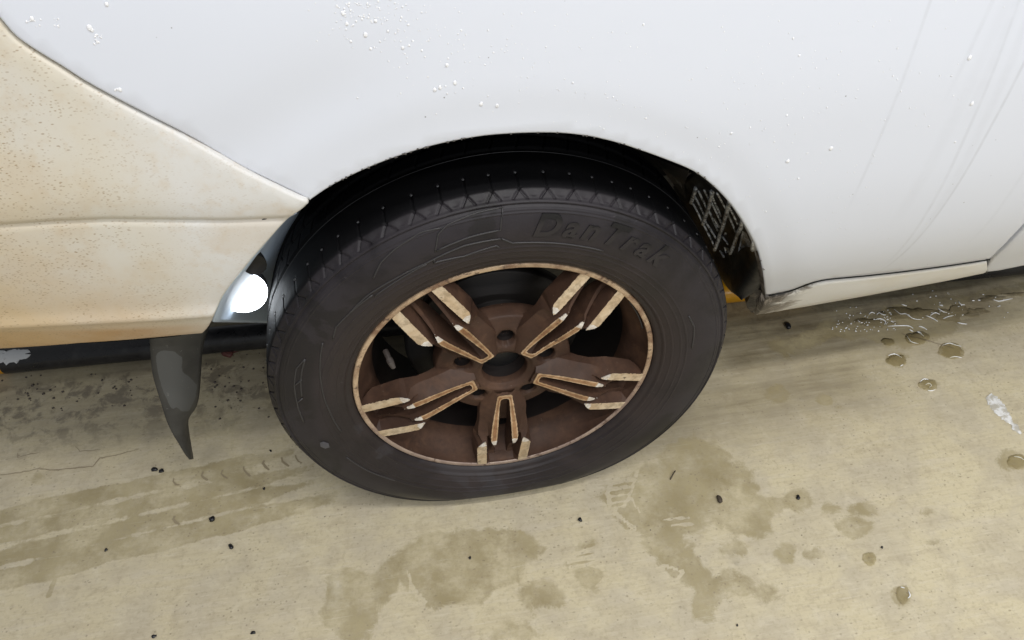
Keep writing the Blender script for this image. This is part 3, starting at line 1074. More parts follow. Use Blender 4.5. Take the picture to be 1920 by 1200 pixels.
# peeled patch near the end of the black band
V_, F_ = [], []
na, nb = 16, 12
for i in range(na + 1):
    for j in range(nb + 1):
        u, w = i / na, j / nb
        ed = .55 + .45 * math.sin(math.pi * u)
        jag = .15 * math.sin(u * 23) + .12 * math.sin(u * 41 + 1)
        xx = on_z(4, 676, .03)[0] + .066 * u + .006 * math.sin(w * 9)
        ang = R(118) + R(-62) * (w - .5) * (ed + jag) * (1.25 - .5 * u)
        c = rail_at(xx) - base
        rr = RR + .0013
        V_.append(c + rr * np.array([0, -math.cos(math.pi - ang) * -1 if False else -abs(math.cos(ang)), math.sin(ang)]))
        if i and j: F_.append(((i - 1) * (nb + 1) + j - 1, (i - 1) * (nb + 1) + j, i * (nb + 1) + j, i * (nb + 1) + j - 1))
o = mesh('peeled_patch', V_, F_, M['peel'])
o.parent = rail
# ================================================================= CAR
car = tag(empty('car', (0, 0.0, 0)), 'white car seen close at its rear wheel, with a grimy yellowed bumper', 'car')
ZC = 0.335

ARCH_PX = catmull([(581, 377), (618, 352), (660, 330), (710, 308), (760, 290), (810, 275), (860, 264), (910, 256), (960, 252), (1005, 250.5), (1050, 251), (1090, 255),
                   (1120, 260), (1160, 270), (1200, 283), (1250, 301), (1300, 322), (1332, 345), (1360, 372), (1382, 400), (1402, 432), (1418, 464),
                   (1427, 495), (1432, 525), (1436, 553)], 4)
QUARTER_BOTTOM = [(1442, 553), (1480, 545), (1512, 533), (1535, 526), (1560, 522), (1620, 516.5), (1700, 507.5), (1780, 497), (1830, 489.5), (1856, 485.5)]
QUARTER_RIGHT = [(1872, 470), (1895, 447), (1920, 421), (1975, 362), (2050, 280)]
GAP = catmull([(-60, -40), (-25, 5), (0, 36), (30, 70), (75, 101), (115, 125), (160, 154), (220, 187), (280, 218), (345, 251), (400, 282), (455, 314), (510, 341), (545, 358), (575, 372)], 3)
BUMP_ARCH = catmull([(579, 382), (565, 395), (540, 412), (505, 450), (470, 490), (440, 527), (418, 557), (405, 585), (396, 605), (388, 618)], 4)
BUMP_BOTTOM = [(380, 626), (340, 629.5), (280, 635), (150, 644.5), (0, 655), (-120, 663)]

arch_xyz = [at_body(*p) for p in ARCH_PX]
arch_th = np.array([math.atan2(p[2] - ZC, p[0]) for p in arch_xyz])
arch_r = np.array([math.hypot(p[0], p[2] - ZC) for p in arch_xyz])
_o = np.argsort(arch_th)
arch_th, arch_r = arch_th[_o], arch_r[_o]


def lip_r(th):
    return np.interp(th, arch_th, arch_r)


def quarter_y(x, z):
    """side surface with the soft flare round the wheel opening"""
    y = body_y(x, z)
    r = np.hypot(x, z - ZC) - lip_r(np.arctan2(z - ZC, x))
    y = y + .0025 * smooth(.060, .015, r) * smooth(.36, .44, z)
    # shallow hollow running up and right across the rear of the panel
    d = (z - .80) - .42 * (x + .28)
    y = y + .006 * np.exp(-(d / .05) ** 2) * smooth(-.08, -.22, x)
    return y


def crease_z(x):
    return np.interp(x, CREASE[:, 0], CREASE[:, 1])


CREASE = np.array([[p[0], p[2]] for p in (at_body(*q) for q in ((-130, 433), (0, 425), (100, 418), (200, 414), (300, 415), (420, 416.5), (540, 412)))])
BEVEL = np.array([[p[0], p[2]] for p in (at_body(*q) for q in ((-130, 622), (0, 612), (100, 607), (200, 602), (300, 597), (395, 590)))])


def bumper_y(x, z):
    y = body_y(x, z)
    d = z - crease_z(x)
    y = y + .0035 * np.exp(-((d + .001) / .0045) ** 2) - .003 * smooth(.0, .03, d) * (1 - smooth(.03, .12, d)) + .0035 * smooth(.004, -.004, d)
    b = np.interp(x, BEVEL[:, 0], BEVEL[:, 1]) - z
    y = y - .006 * np.exp(-(b / .010) ** 2) + .10 * np.maximum(0, b)
    return y


def refit(pxs, f):
    return [at_body(p[0], p[1], 0, f) for p in pxs]


def cdt_panel(name, outline, yf, mat, step, extra=(), flange=.016, inset=.003, parent=car):
    """outline: 3-D points in order round the panel; builds face, rolled edge and returned flange"""
    P = np.array([[p[0], p[2]] for p in outline])
    P = np.array(resample(list(P) + [P[0]], .007)[:-1])
    # remove near-duplicates
    keep = [0]
    for i in range(1, len(P)):
        if np.linalg.norm(P[i] - P[keep[-1]]) > .0012: keep.append(i)
    P = P[keep]
    n = len(P)
    area = .5 * np.sum(P[:, 0] * np.roll(P[:, 1], -1) - np.roll(P[:, 0], -1) * P[:, 1])
    if area < 0: P = P[::-1].copy()
    t = np.roll(P, -1, 0) - np.roll(P, 1, 0)
    t /= np.linalg.norm(t, axis=1)[:, None] + 1e-12
    nr = np.stack([-t[:, 1], t[:, 0]], 1)      # inward for ccw
    I = P + nr * inset
    xs = np.arange(P[:, 0].min(), P[:, 0].max(), step)
    zs = np.arange(P[:, 1].min(), P[:, 1].max(), step)
    GX, GZ = np.meshgrid(xs, zs)
    GX = GX + (np.arange(len(zs)) % 2)[:, None] * step * .5
    s = poly_sdf(GX, GZ, I)
    G = np.stack([GX[s > step * .55], GZ[s > step * .55]], 1)
    ext = []
    for line in extra:
        q = np.array(line)
        sd = poly_sdf(q[:, 0], q[:, 1], I)
        ext.append(q[sd > .003])
    if ext:
        E_ = np.concatenate(ext)
        dmin = np.full(len(G), 1e9)
        for c in range(0, len(E_), 200):
            dmin = np.minimum(dmin, np.hypot(G[:, None, 0] - E_[None, c:c + 200, 0], G[:, None, 1] - E_[None, c:c + 200, 1]).min(1))
        G = np.concatenate([G[dmin > step * .45], E_])
    pts = [Vector(p) for p in I] + [Vector(p) for p in G]
    edges = [(i, (i + 1) % n) for i in range(n)]
    ov, oe, of, ovi, _, _ = delaunay_2d_cdt(pts, edges, [], 1, 1e-6)
    ov = np.array([tuple(v) for v in ov])
    Vv = [(p[0], float(yf(p[0], p[1])), p[1]) for p in ov]
    idx = {}
    for j, src in enumerate(ovi):
        for q in src: idx[q] = j
    F = [tuple(q) for q in of]
    b = len(Vv)
    for k, (off, dep) in enumerate(((.0009, .0009), (.0, .0028), (.0, flange * .5), (-.001 if flange > .01 else 0, flange))):
        Q = P + nr * off
        Vv += [(Q[i, 0], float(yf(P[i, 0], P[i, 1])) + dep, Q[i, 1]) for i in range(n)]
    for i in range(n):
        j = (i + 1) % n
        if i in idx and j in idx: F.append((idx[i], b + i, b + j, idx[j]))
        for k in range(3):
            F.append((b + k * n + i, b + (k + 1) * n + i, b + (k + 1) * n + j, b + k * n + j))
    o = mesh(name, Vv, F, mat, parent)
    fix_normals(o)
    # make sure it faces the viewer
    nrm = sum((Vector(p.normal) * p.area for p in o.data.polygons), Vector())
    if nrm.y > 0: o.data.flip_normals()
    return o


top_line = [(2050, 200), (2050, -420), (1500, -420), (900, -420), (300, -420), (-60, -420)]
quarter_out = refit(ARCH_PX, quarter_y) + refit(QUARTER_BOTTOM + QUARTER_RIGHT, quarter_y)
tr = quarter_out[-1]
tz = 1.30
quarter_out += [np.array([tr[0] + .02, 0, .9]), np.array([tr[0] - .02, 0, tz]), np.array([-.42, 0, tz])] + refit(GAP, quarter_y)
quarter = cdt_panel('quarter_panel', quarter_out, quarter_y, M['white'], .011)

bl = refit(BUMP_BOTTOM, bumper_y)[-1]
gap_b = [(p[0] - 2.5, p[1] + 5.6) for p in GAP]
gap_b[-1] = (576, 376.5)
bump_out = refit(gap_b, bumper_y) + refit(BUMP_ARCH, bumper_y) + refit(BUMP_BOTTOM, bumper_y)
g0 = bump_out[0]
bump_out += [np.array([-.95, 0, bl[2] + .005]), np.array([-.97, 0, .8]), np.array([-.90, 0, g0[2] + .03])]
xs_ = np.arange(-.97, -.24, .007)
ex = [np.stack([xs_, crease_z(xs_) + d], 1) for d in (-.012, -.008, -.005, -.0025, 0, .0025, .005, .009)]
ex += [np.stack([xs_, np.interp(xs_, BEVEL[:, 0], BEVEL[:, 1]) + d], 1) for d in (-.010, -.005, 0, .005, .010)]
bumper = cdt_panel('rear_bumper', bump_out, bumper_y, M['bumper'], .011, ex)
tag(bumper, 'yellowed grimy bumper end behind the wheel')

# right-hand panel beyond the gap
door_out = refit([(1864, 487), (1878, 474), (1899, 453), (1925, 425), (1980, 366), (2060, 290)], body_y) + refit([(2060, 480), (1985, 490), (1920, 499), (1870, 509), (1852, 511), (1850, 505), (1857, 495)], body_y)
tr2 = door_out[5]
door_out = door_out[:6] + [np.array([tr[0] + .032, 0, .9]), np.array([tr[0] - .010, 0, 1.30]), np.array([1.5, 0, 1.30]), np.array([1.5, 0, door_out[6][2] - .01])] + door_out[6:]
door = cdt_panel('door', door_out, lambda x, z: body_y(x, z) + .001, M['white'], .011, parent=car)

# chipped paint along the lip of the wheel opening
g = []
for k in range(46):
    i = random.choice([random.randrange(4, 26), random.randrange(4, 26), random.randrange(30, len(ARCH_PX) - 6)])
    p = ARCH_PX[i]
    q = ARCH_PX[i + 1]
    t_ = random.random()
    nx_, ny_ = q[1] - p[1], -(q[0] - p[0])
    ln = math.hypot(nx_, ny_) + 1e-6
    o_ = random.uniform(.6, 3.2)
    c_ = at_body(p[0] + (q[0] - p[0]) * t_ + nx_ / ln * o_, p[1] + (q[1] - p[1]) * t_ + ny_ / ln * o_, -.0004, quarter_y)
    n_ = 7
    V_ = [c_ + np.array([random.uniform(.0006, .0021) * math.cos(w_), 0, random.uniform(.0005, .0015) * math.sin(w_)]) for w_ in np.arange(n_) * 2 * math.pi / n_]
    g.append((V_ + [c_ + [0, -.0003, 0]], [(j, (j + 1) % n_, n_) for j in range(n_)]))
v, f = merge(g)
tag(mesh('paint_chip', v, f, simple('chipped_primer', (0.10, 0.09, 0.085), .7), car), kind='stuff')

# dark inner structure behind the gaps, cut out round the wheel opening
sec = []
for z in np.linspace(.46, 1.32, 30):
    sec.append(z)
V_, F_ = [], []
ths = np.linspace(-.02, math.pi + .1, 90)
for i, th in enumerate(ths):
    lr = float(lip_r(np.clip(th, arch_th.min(), arch_th.max())))
    c, s = math.cos(th), math.sin(th)
    for k, q in enumerate(np.linspace(0, 1, 10)):
        r = lr + .014 + q * .55
        x, z = r * c, min(ZC + r * s, 1.30)
        z = max(z, .485)
        V_.append((x, float(body_y(x, z)) + .020 + .0012 * k, z))
        if i and k: F_.append(((i - 1) * 10 + k - 1, i * 10 + k - 1, i * 10 + k, (i - 1) * 10 + k))
mesh('inner_panel', V_, F_, M['inner'], car)


def box_geo(x0, x1, y0, y1, z0, z1):
    v = [(x, y, z) for x in (x0, x1) for y in (y0, y1) for z in (z0, z1)]
    return v, [(0, 1, 3, 2), (4, 6, 7, 5), (0, 4, 5, 1), (2, 3, 7, 6), (0, 2, 6, 4), (1, 5, 7, 3)]


# underbody and cabin mass that keeps the space under the car in shade
v, f = merge([box_geo(-.80, -.47, .10, 1.62, .50, 1.18), box_geo(-.47, .45, .345, 1.62, .43, 1.18), box_geo(.45, 1.9, .10, 1.62, .435, 1.18)])
mesh('underbody', v, f, M['inner'], car, False)
# shoulder and roof side closing the body above the frame
V_, F_ = [], []
for i, x in enumerate(np.linspace(-.95, 1.5, 14)):
    for k, (yy, zz) in enumerate(((.052, 1.292), (.075, 1.33), (.14, 1.355), (.4, 1.37), (1.6, 1.37), (1.75, 1.2))):
        V_.append((x, yy + (.3 * max(0, -.42 - x) ** 2), zz))
        if i and k: F_.append(((i - 1) * 6 + k - 1, i * 6 + k - 1, i * 6 + k, (i - 1) * 6 + k))
fix_normals(mesh('shoulder_panel', V_, F_, M['white'], car))

# ---- sill strip
ST = [(1436, 557, 1415, 589), (1450, 556, 1437, 586), (1480, 549.5, 1475, 579), (1512, 537.5, 1512, 573), (1535, 530.5, 1537, 568.5), (1560, 526, 1562, 564), (1620, 520.5, 1625, 553),
      (1700, 511.5, 1705, 538), (1780, 501, 1780, 524), (1830, 493.5, 1826, 514.5), (1850, 490, 1843, 511)]
V_, F_ = [], []
npf = 9
dense = []
for a, b in zip(ST[:-1], ST[1:]):
    for k in range(5): dense.append(tuple(np.array(a) + (np.array(b) - np.array(a)) * k / 5))
dense.append(ST[-1])
for i, s in enumerate(dense):
    t0 = at_body(s[0], s[1], .004)
    t1 = at_body(s[2], s[3], .012)
    prof = [t0 + [0, .012, .004], t0]
    for q in np.linspace(.12, 1, 5):
        p = t0 + (t1 - t0) * q
        p = p + np.array([0, -.007 * math.sin(math.pi * min(q * .9, 1)), 0])
        prof.append(p)
    prof += [t1 + [0, .012, -.002], t1 + [0, .10, .012]]
    for k, p in enumerate(prof):
        V_.append(p)
        if i and k: F_.append(((i - 1) * npf + k - 1, i * npf + k - 1, i * npf + k, (i - 1) * npf + k))
F_.append(tuple(range(npf)))
sill = fix_normals(mesh('sill', V_, F_, M['sill'], car))
tag(sill, 'white sill strip with a blackened dirty end at the wheel')
# black seal in the gap above the sill
pts = [at_body(p[0], p[1] + 1.2, .001) for p in catmull(QUARTER_BOTTOM, 3)]
v, f = tube_geo(pts, .0013, 8)
mesh('sill_seal', v, f, M['seal'], car)
pts = [at_body(p[0] + 3, p[1] + 3, .006) for p in [(1846, 507), (1856, 490)] + QUARTER_RIGHT]
v, f = tube_geo(pts, .0026, 8)
mesh('door_seal', v, f, M['seal'], car)
# wedge of dark seal where the three panels meet
q = [at_body(*p, .006) for p in ((1857, 486), (1866, 484), (1851, 506), (1842, 507))]
mesh('corner_seal', [*q, *[p + np.array([0, .012, 0]) for p in q]], [(0, 1, 2, 3), (4, 5, 6, 7), (0, 1, 5, 4), (1, 2, 6, 5), (2, 3, 7, 6), (3, 0, 4, 7)], M['seal'], car, False)
# blackened end bracket
q = [(1401, 577), (1399, 569), (1404, 561), (1409, 548), (1416, 540), (1428, 545), (1434, 560), (1428, 578), (1419, 590), (1408, 585)]
fr = [at_body(*p, .020) for p in q]
bk = [p + np.array([.01, .055, .0]) for p in fr]
cn = sum(fr) / len(fr) + np.array([0, -.006, 0])
n = len(q)
F_ = [(2 * n, i, (i + 1) % n) for i in range(n)] + [(i, n + i, n + (i + 1) % n, (i + 1) % n) for i in range(n)] + [tuple(range(2 * n - 1, n - 1, -1))]
end_mat = NT('blackened_bracket')
ev = end_mat.co()
end_mat.set(col=end_mat.mix(end_mat.ramp(end_mat.noise(ev, 45, 5, .6, .5), .5, .7), (0.012, 0.010, 0.009), (0.11, 0.09, 0.075)), rough=.5)
end_mat.bump(end_mat.noise(ev, 60, 5), .5, .006)
mesh('sill_bracket', fr + bk + [cn], F_, end_mat.m, car, False)
# grey dirty inner edge of the wheel-arch flange
V_, F_ = [], []
fl_px = [(1419, 470), (1425, 490), (1429, 508), (1431, 525), (1432, 540), (1434, 556)]
for i, p in enumerate(fl_px):
    a = at_body(p[0] + 1.0, p[1], .002)
    w = 2.0 + 5.0 * math.sin(math.pi * min(1, (i + .3) / 5.2))
    b = at_body(p[0] - w, p[1] + 1, .012)
    c = b + np.array([.012, .02, 0])
    V_ += [a, b, c]
    if i:
        for k in (0, 1): F_.append((3 * i - 3 + k, 3 * i - 2 + k, 3 * i + 1 + k, 3 * i + k))
fl_m = NT('dirty_flange')
ev = fl_m.co()
fl_m.set(col=fl_m.mix(fl_m.ramp(fl_m.noise(ev, 60, 5, .6), .4, .62), (0.22, 0.20, 0.20), (0.05, 0.04, 0.035)), rough=.5)
fix_normals(mesh('arch_flange', V_, F_, fl_m.m, car))

# ---- wheel-arch liner (wheel house)


def liner_r(th):
    return float(lip_r(np.clip(th, arch_th.min(), arch_th.max()))) + .010


def at_liner(px, py, off=0.0):
    d = ray(px, py)
    # march for the first hit beyond y = 0 with the liner shell
    best = None
    for t in np.linspace(.9, 2.4, 3000):
        p = CC + d * t
        r = math.hypot(p[0], p[2] - ZC)
        th = math.atan2(p[2] - ZC, p[0])
        if p[1] > -.02 and r >= liner_r(th) - off: return p
    return None


LTH = np.linspace(R(39), R(148), 110)
LY = [.0, .012, .03, .06, .10, .15, .20, .26, .31, .335, .345]
V_, F_ = [], []
for i, th in enumerate(LTH):
    rr = liner_r(th)
    for k, y in enumerate(LY):
        r2 = rr + (.004 if k > 0 else 0) - (.02 if k == len(LY) - 1 else 0) - (.006 if k == len(LY) - 2 else 0)
        x, z = r2 * math.cos(th), ZC + r2 * math.sin(th)
        yy = float(body_y(x, z)) + .006 if k == 0 else max(y, float(body_y(x, z)) + .006 + .004 * k)
        V_.append((x, yy, z))
        if i and k: F_.append(((i - 1) * len(LY) + k - 1, i * len(LY) + k - 1, i * len(LY) + k, (i - 1) * len(LY) + k))
# back wall
b0 = len(V_)
for i, th in enumerate(LTH):
    V_.append((.15 * math.cos(th), .345, ZC + .06 + .15 * math.sin(th)))
    if i: F_.append(((i - 1) * len(LY) + len(LY) - 1, i * len(LY) + len(LY) - 1, b0 + i, b0 + i - 1))
liner = mesh('wheel_arch_liner', V_, F_, M['liner'], car)
sol = liner.modifiers.new('thick', 'SOLIDIFY')
sol.thickness = .003
# glossy front section of the liner with its raised grid
GA = catmull([(1290, 317), (1332, 345), (1360, 372), (1382, 400), (1402, 432), (1418, 464), (1427, 492), (1429, 518), (1424, 538), (1411, 551)], 4)
GB = catmull([(1262, 350), (1275, 385), (1290, 415), (1305, 440), (1325, 470), (1340, 497), (1354, 525), (1369, 545), (1384, 553), (1398, 556)], 4)
GY = np.interp(np.linspace(0, 1, len(GA)), [0, .3, .5, .7, .85, 1], [.27, .26, .23, .17, .11, .075])
V_, F_ = [], []
GROWS = []
for i, (a, b_) in enumerate(zip(GA, GB)):
    t = i / (len(GA) - 1)
    A = at_body(a[0] + 1.5, a[1] - 1, .012)
    B = on_y(b_[0], b_[1], GY[i])
    row = []
    for k in range(20):
        q = k / 19
        p = A + (B - A) * q
        # hollow towards the top, bulging at the foot
        bul_ = (-.022 * (1 - smooth(.35, .7, t)) + .018 * smooth(.55, .8, t)) * math.sin(math.pi * q)
        p = p + np.array([-bul_, -bul_ * .5, 0])
        row.append(p)
        V_.append(p)
        if i and k: F_.append(((i - 1) * 20 + k - 1, i * 20 + k - 1, i * 20 + k, (i - 1) * 20 + k))
    GROWS.append(row)
GV = np.array(GROWS)
gl = mesh('splash_guard', V_, F_, M['gliner'], car)
face_to(gl, (-1, -1, .6))
sol = gl.modifiers.new('thick', 'SOLIDIFY')
sol.thickness = .003


GFINE = []
for i in range(GV.shape[0] - 1):
    for k in range(19):
        for u in (0, .34, .67):
            for w in (0, .34, .67):
                GFINE.append(GV[i, k] * (1 - u) * (1 - w) + GV[i + 1, k] * u * (1 - w) + GV[i, k + 1] * (1 - u) * w + GV[i + 1, k + 1] * u * w)
GFINE = np.array(GFINE)
_c = (GFINE - CC) @ CR
GPX = np.stack([960 + FPX * _c[:, 0] / _c[:, 2], 600 + FPX * _c[:, 1] / _c[:, 2]], 1)


def on_guard(px, py, off=.004):
    w = 1 / (((GPX - [px, py]) ** 2).sum(1) + 1.0) ** 2
    dep = (w * _c[:, 2]).sum() / w.sum()
    return CC + ray(px, py) * (dep - off * .5)


bars = [[(1305, 352), (1296, 380)], [(1336, 358), (1330, 385), (1318, 420)], [(1369, 376), (1358, 415), (1347, 450), (1340, 468)], [(1393, 404), (1390, 425), (1383, 440)],
        [(1386, 432), (1378, 455), (1370, 475)], [(1415, 450), (1411, 468)]]
thin = [[(1298, 378), (1318, 418), (1340, 462)], [(1303, 368), (1322, 405)], [(1310, 358), (1326, 392)], [(1320, 355), (1333, 380)], [(1331, 358), (1352, 405)],
        [(1327, 390), (1346, 432)], [(1321, 412), (1343, 447)], [(1334, 378), (1350, 412), (1354, 420)], [(1345, 362), (1362, 392)], [(1363, 395), (1380, 435)],
        [(1368, 388), (1384, 420)], [(1372, 380), (1390, 408)], [(1394, 412), (1413, 446)], [(1350, 470), (1358, 482)], [(1352, 440), (1366, 458)]]
for pts in bars:
    p = [on_guard(*q, .006) for q in resample(pts, 6)]
    v, f = tube_geo(p, .0034, 10)
    mesh('rib', v, f, M['rib'], car)
for pts in thin:
    p = [on_guard(*q, .004) for q in resample(pts, 6)]
    v, f = tube_geo(p, .0019, 8)
    mesh('fine_rib', v, f, M['rib'], car)
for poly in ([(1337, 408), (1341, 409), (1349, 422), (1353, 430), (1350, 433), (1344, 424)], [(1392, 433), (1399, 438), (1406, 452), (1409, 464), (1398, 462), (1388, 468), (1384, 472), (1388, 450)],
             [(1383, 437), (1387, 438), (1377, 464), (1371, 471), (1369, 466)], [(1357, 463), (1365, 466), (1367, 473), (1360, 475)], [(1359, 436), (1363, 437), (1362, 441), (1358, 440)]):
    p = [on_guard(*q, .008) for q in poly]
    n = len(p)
    mesh('wet_glint_patch', p + [q + np.array([.004, .004, 0]) for q in p], [tuple(range(n))] + [(i, (i + 1) % n, n + (i + 1) % n, n + i) for i in range(n)], M['rib'], car)  # wet highlights painted as pale patches
IA = catmull([(560, 400), (540, 412), (505, 450), (470, 490), (440, 527), (424, 552), (413, 578), (404, 604)], 4)
IB = catmull([(600, 395), (590, 420), (570, 460), (555, 505), (545, 540), (535, 565), (530, 585), (525, 606)], 4)
V_, F_ = [], []
for i, (a, b_) in enumerate(zip(IA, IB)):
    A = at_body(a[0] - 3, a[1], .022)
    B = on_y(b_[0], b_[1], .30)
    for k in range(8):
        q = k / 7
        V_.append(A + (B - A) * q + np.array([-.018 * math.sin(math.pi * q), 0, .004 * math.sin(math.pi * q)]))
        if i and k: F_.append(((i - 1) * 8 + k - 1, i * 8 + k - 1, i * 8 + k, (i - 1) * 8 + k))
inf_ = mesh('inner_fender', V_, F_, simple('lamp_lit_fender_plastic', (0.46, 0.55, 0.66), .6), car)  # the lamp's bluish light on the liner is put into this colour
gq = [at_body(478 + 23 * math.cos(a), 497 + 19 * math.sin(a), .07) for a in np.arange(16) * math.pi / 8]
gq = [CC + (p - CC) * .985 for p in gq]
mesh('grommet', gq + [p + np.array([-.004, .012, 0]) for p in gq], [tuple(range(16))] + [(i, (i + 1) % 16, 16 + (i + 1) % 16, 16 + i) for i in range(16)], M['liner'], car)
sol = inf_.modifiers.new('thick', 'SOLIDIFY')
sol.thickness = .003
# seam plate at the upper front of the opening
q = [(1216, 291), (1290, 321), (1283, 345), (1285, 372), (1262, 345), (1240, 315)]
p3 = [on_guard(*p, .008) for p in q]
sm_ = NT('dull_liner_plate')
sm_.set(col=(0.035, 0.031, 0.028), rough=.6)
mesh('liner_plate', p3 + [p + np.array([.004, .004, .004]) for p in p3], [tuple(range(6)), tuple(range(11, 5, -1))] + [(i, (i + 1) % 6, 6 + (i + 1) % 6, 6 + i) for i in range(6)], sm_.m, car, False)

# ---- mud flap
LE = [(281, 630), (283, 660), (286, 695), (294, 725), (303, 755), (312, 785), (322, 808), (334, 830), (345, 849), (355, 862)]
RE = [(412, 560), (390, 606), (378, 645), (374, 685), (372, 715), (369, 745), (362, 765), (352, 778), (349, 800), (359, 861)]
V_, F_ = [], []
dust = []
nk = 13
LEd, REd = catmull(LE, 4), catmull(RE, 4)
DP = [(292, 660), (305, 652), (325, 655), (340, 668), (336, 690), (352, 705), (366, 720), (362, 745), (350, 768), (338, 768), (330, 760), (322, 765), (308, 735), (297, 700)]
DPa = np.array(DP, float)
for i, (a, b) in enumerate(zip(LEd, REd)):
    t = i / (len(LEd) - 1)
    for k in range(nk):
        q = k / (nk - 1)
        px = np.array(a) + (np.array(b) - np.array(a)) * q
        y = .088 + .040 * q - .016 * math.sin(math.pi * q) * (1 - .5 * t) + .03 * t
        V_.append(on_y(px[0], px[1], y))
        s = float(poly_sdf(np.array([px[0]]), np.array([px[1]]), DPa)[0])
        dust.append(float(np.clip(.5 + s / 22, 0, 1)))
        if i and k: F_.append(((i - 1) * nk + k - 1, (i - 1) * nk + k, i * nk + k, i * nk + k - 1))
flap = mesh('mud_flap', V_, F_, M['flap'], car)
a_ = flap.data.attributes.new('dust', 'FLOAT', 'POINT')
a_.data.foreach_set('value', dust)
sol = flap.modifiers.new('thick', 'SOLIDIFY')
sol.thickness = .004
# ================================================================= WHEEL
wheel = empty('wheel', (0, 0, ZC), car)


def wpart(name, v, f, mat, sm=True):
    o = mesh(name, v, f, mat, None, sm)
    o.parent = wheel
    return o


def revolve(prof, n=180, closed=False):
    """prof: list of (r, y) -> ring mesh about the wheel axle"""
    V, F = [], []
    m = len(prof)
    for i in range(n):
        a = 2 * math.pi * i / n
        for r, y in prof:
            V.append((r * math.cos(a), y, r * math.sin(a)))
        for k in range(m - 1):
            F.append((i * m + k, ((i + 1) % n) * m + k, ((i + 1) % n) * m + k + 1, i * m + k + 1))
    return V, F


# --- tyre
prof_c = [(.2345, .010), (.2352, .0015), (.2385, -.0035), (.244, -.0065), (.252, -.0115), (.264, -.0165), (.280, -.0200), (.298, -.0205), (.316, -.0182), (.331, -.0140),
          (.3410, -.0088), (.3450, -.0052), (.3490, -.0005), (.3522, .0032), (.3538, .0065), (.3552, .014), (.3562, .032), (.3573, .06), (.3580, .10), (.3570, .14), (.3545, .172), (.3500, .190),
          (.342, .203), (.32, .214), (.29, .22), (.26, .214), (.235, .20)]
pc = np.array(catmull(prof_c, 10))
seg = np.r_[0, np.cumsum(np.hypot(*np.diff(pc, axis=0).T))]
i_out = np.searchsorted(pc[:, 1] > .20, True)
sa = np.concatenate([np.arange(0, .16, .0011), np.arange(.16, .34, .0022), np.arange(.34, seg[-1], .006)])
PR = np.interp(sa, seg, pc[:, 0])
PYp = np.interp(sa, seg, pc[:, 1])
NA = 2200
TH = np.arange(NA) * 2 * math.pi / NA
RRg, THg = np.meshgrid(PR, TH)
YYg = np.meshgrid(PYp, TH)[0]
on_tread = smooth(.336, .345, RRg) * (YYg < .205)
disp = np.zeros_like(RRg)
# circumferential grooves
for yc in (.083, .121, .158):
    disp -= .0075 * smooth(.0062, .0042, np.abs(YYg - yc)) * on_tread
# shoulder notches, each with a short slanting pair that makes a triangle
NP = 66
ph = (THg / (2 * math.pi) * NP)
ph = ph + .12 * np.sin(THg * 5) + .1 * np.sin(THg * 11)
fr_ = ph - np.round(ph)
pit = 2 * math.pi * .352 / NP
u = fr_ * pit
sh = smooth(-.006, -.003, YYg) * smooth(.034, .031, YYg) * (RRg > .3455)
disp -= .0022 * smooth(.0015, .0006, np.abs(u)) * sh * smooth(.003, .006, YYg)
v1 = np.abs(u - (.0080 - (YYg + .004) * .95))
v2 = np.abs(u + (.0080 - (YYg + .004) * .95))
tri = smooth(.0075, .0055, YYg) * (RRg > .3450)
disp -= .0026 * np.maximum(smooth(.0019, .0008, v1), smooth(.0019, .0008, v2)) * tri
# sloping scallop between notches
disp -= .0009 * smooth(.25, .5, np.abs(fr_)) * smooth(.3455, .348, RRg) * smooth(.006, -.002, YYg)
# pin holes
disp -= .004 * smooth(.0034, .0016, np.hypot(u, YYg - .0345))
# block edges in the middle of the tread
disp -= .0028 * smooth(.0016, .0008, np.abs(((ph * 1.0 + YYg * 9) % 1 - .5) * pit)) * smooth(.088, .092, YYg) * smooth(.155, .15, YYg) * on_tread
# rings moulded on the sidewall
side = (YYg < .0) * 1.0
off = np.zeros_like(RRg)
for rc, w, h in ((.3425, .0016, .0018), (.3385, .0011, -.0014), (.2800, .0010, .0010), (.2475, .0018, .0014), (.2715, .0008, .0008), (.3300, .0008, .0008), (.3335, .0007, .0007), (.2590, .0007, .0007)):
    off += h * smooth(w * 1.6, w * .5, np.abs(RRg - rc)) * side
RR2 = RRg + disp
YY2 = YYg - off
# load at the contact patch: tread flattened, sidewall pushed out
db = np.abs(((THg + math.pi / 2 + math.pi) % (2 * math.pi)) - math.pi)
Rlim = np.minimum(.3535, .3352 / np.maximum(np.cos(db), .2))
kf = (Rlim - .25) / (.3535 - .25)
RR3 = np.where(RR2 > .25, .25 + (RR2 - .25) * kf, RR2)
bul = np.exp(-(db / R(27)) ** 2)
YY3 = YY2 - .003 * bul * smooth(.24, .285, RRg) * smooth(.350, .310, RRg) * (YYg < .1) + .010 * bul * smooth(.24, .285, RRg) * (YYg > .15)
YY3 = YY3 + .015 * bul * smooth(.302, .338, RRg) * (YYg < .02)
Vt = np.stack([RR3 * np.cos(THg), YY3, RR3 * np.sin(THg)], -1)
Vt[..., 2] = np.maximum(Vt[..., 2], -ZC + .0008)
m = len(PR)
ia = (np.arange(NA)[:, None] * m + np.arange(m - 1)[None]).ravel()
ib = (((np.arange(NA) + 1) % NA)[:, None] * m + np.arange(m - 1)[None]).ravel()
Ft = np.stack([ia, ib, ib + 1, ia + 1], 1)
tyre = link('tyre', np_mesh('tyre', Vt.reshape(-1, 3), Ft), M['rubber'])
tyre.parent = wheel
tag(tyre, 'dusty black tyre with worn raised lettering')


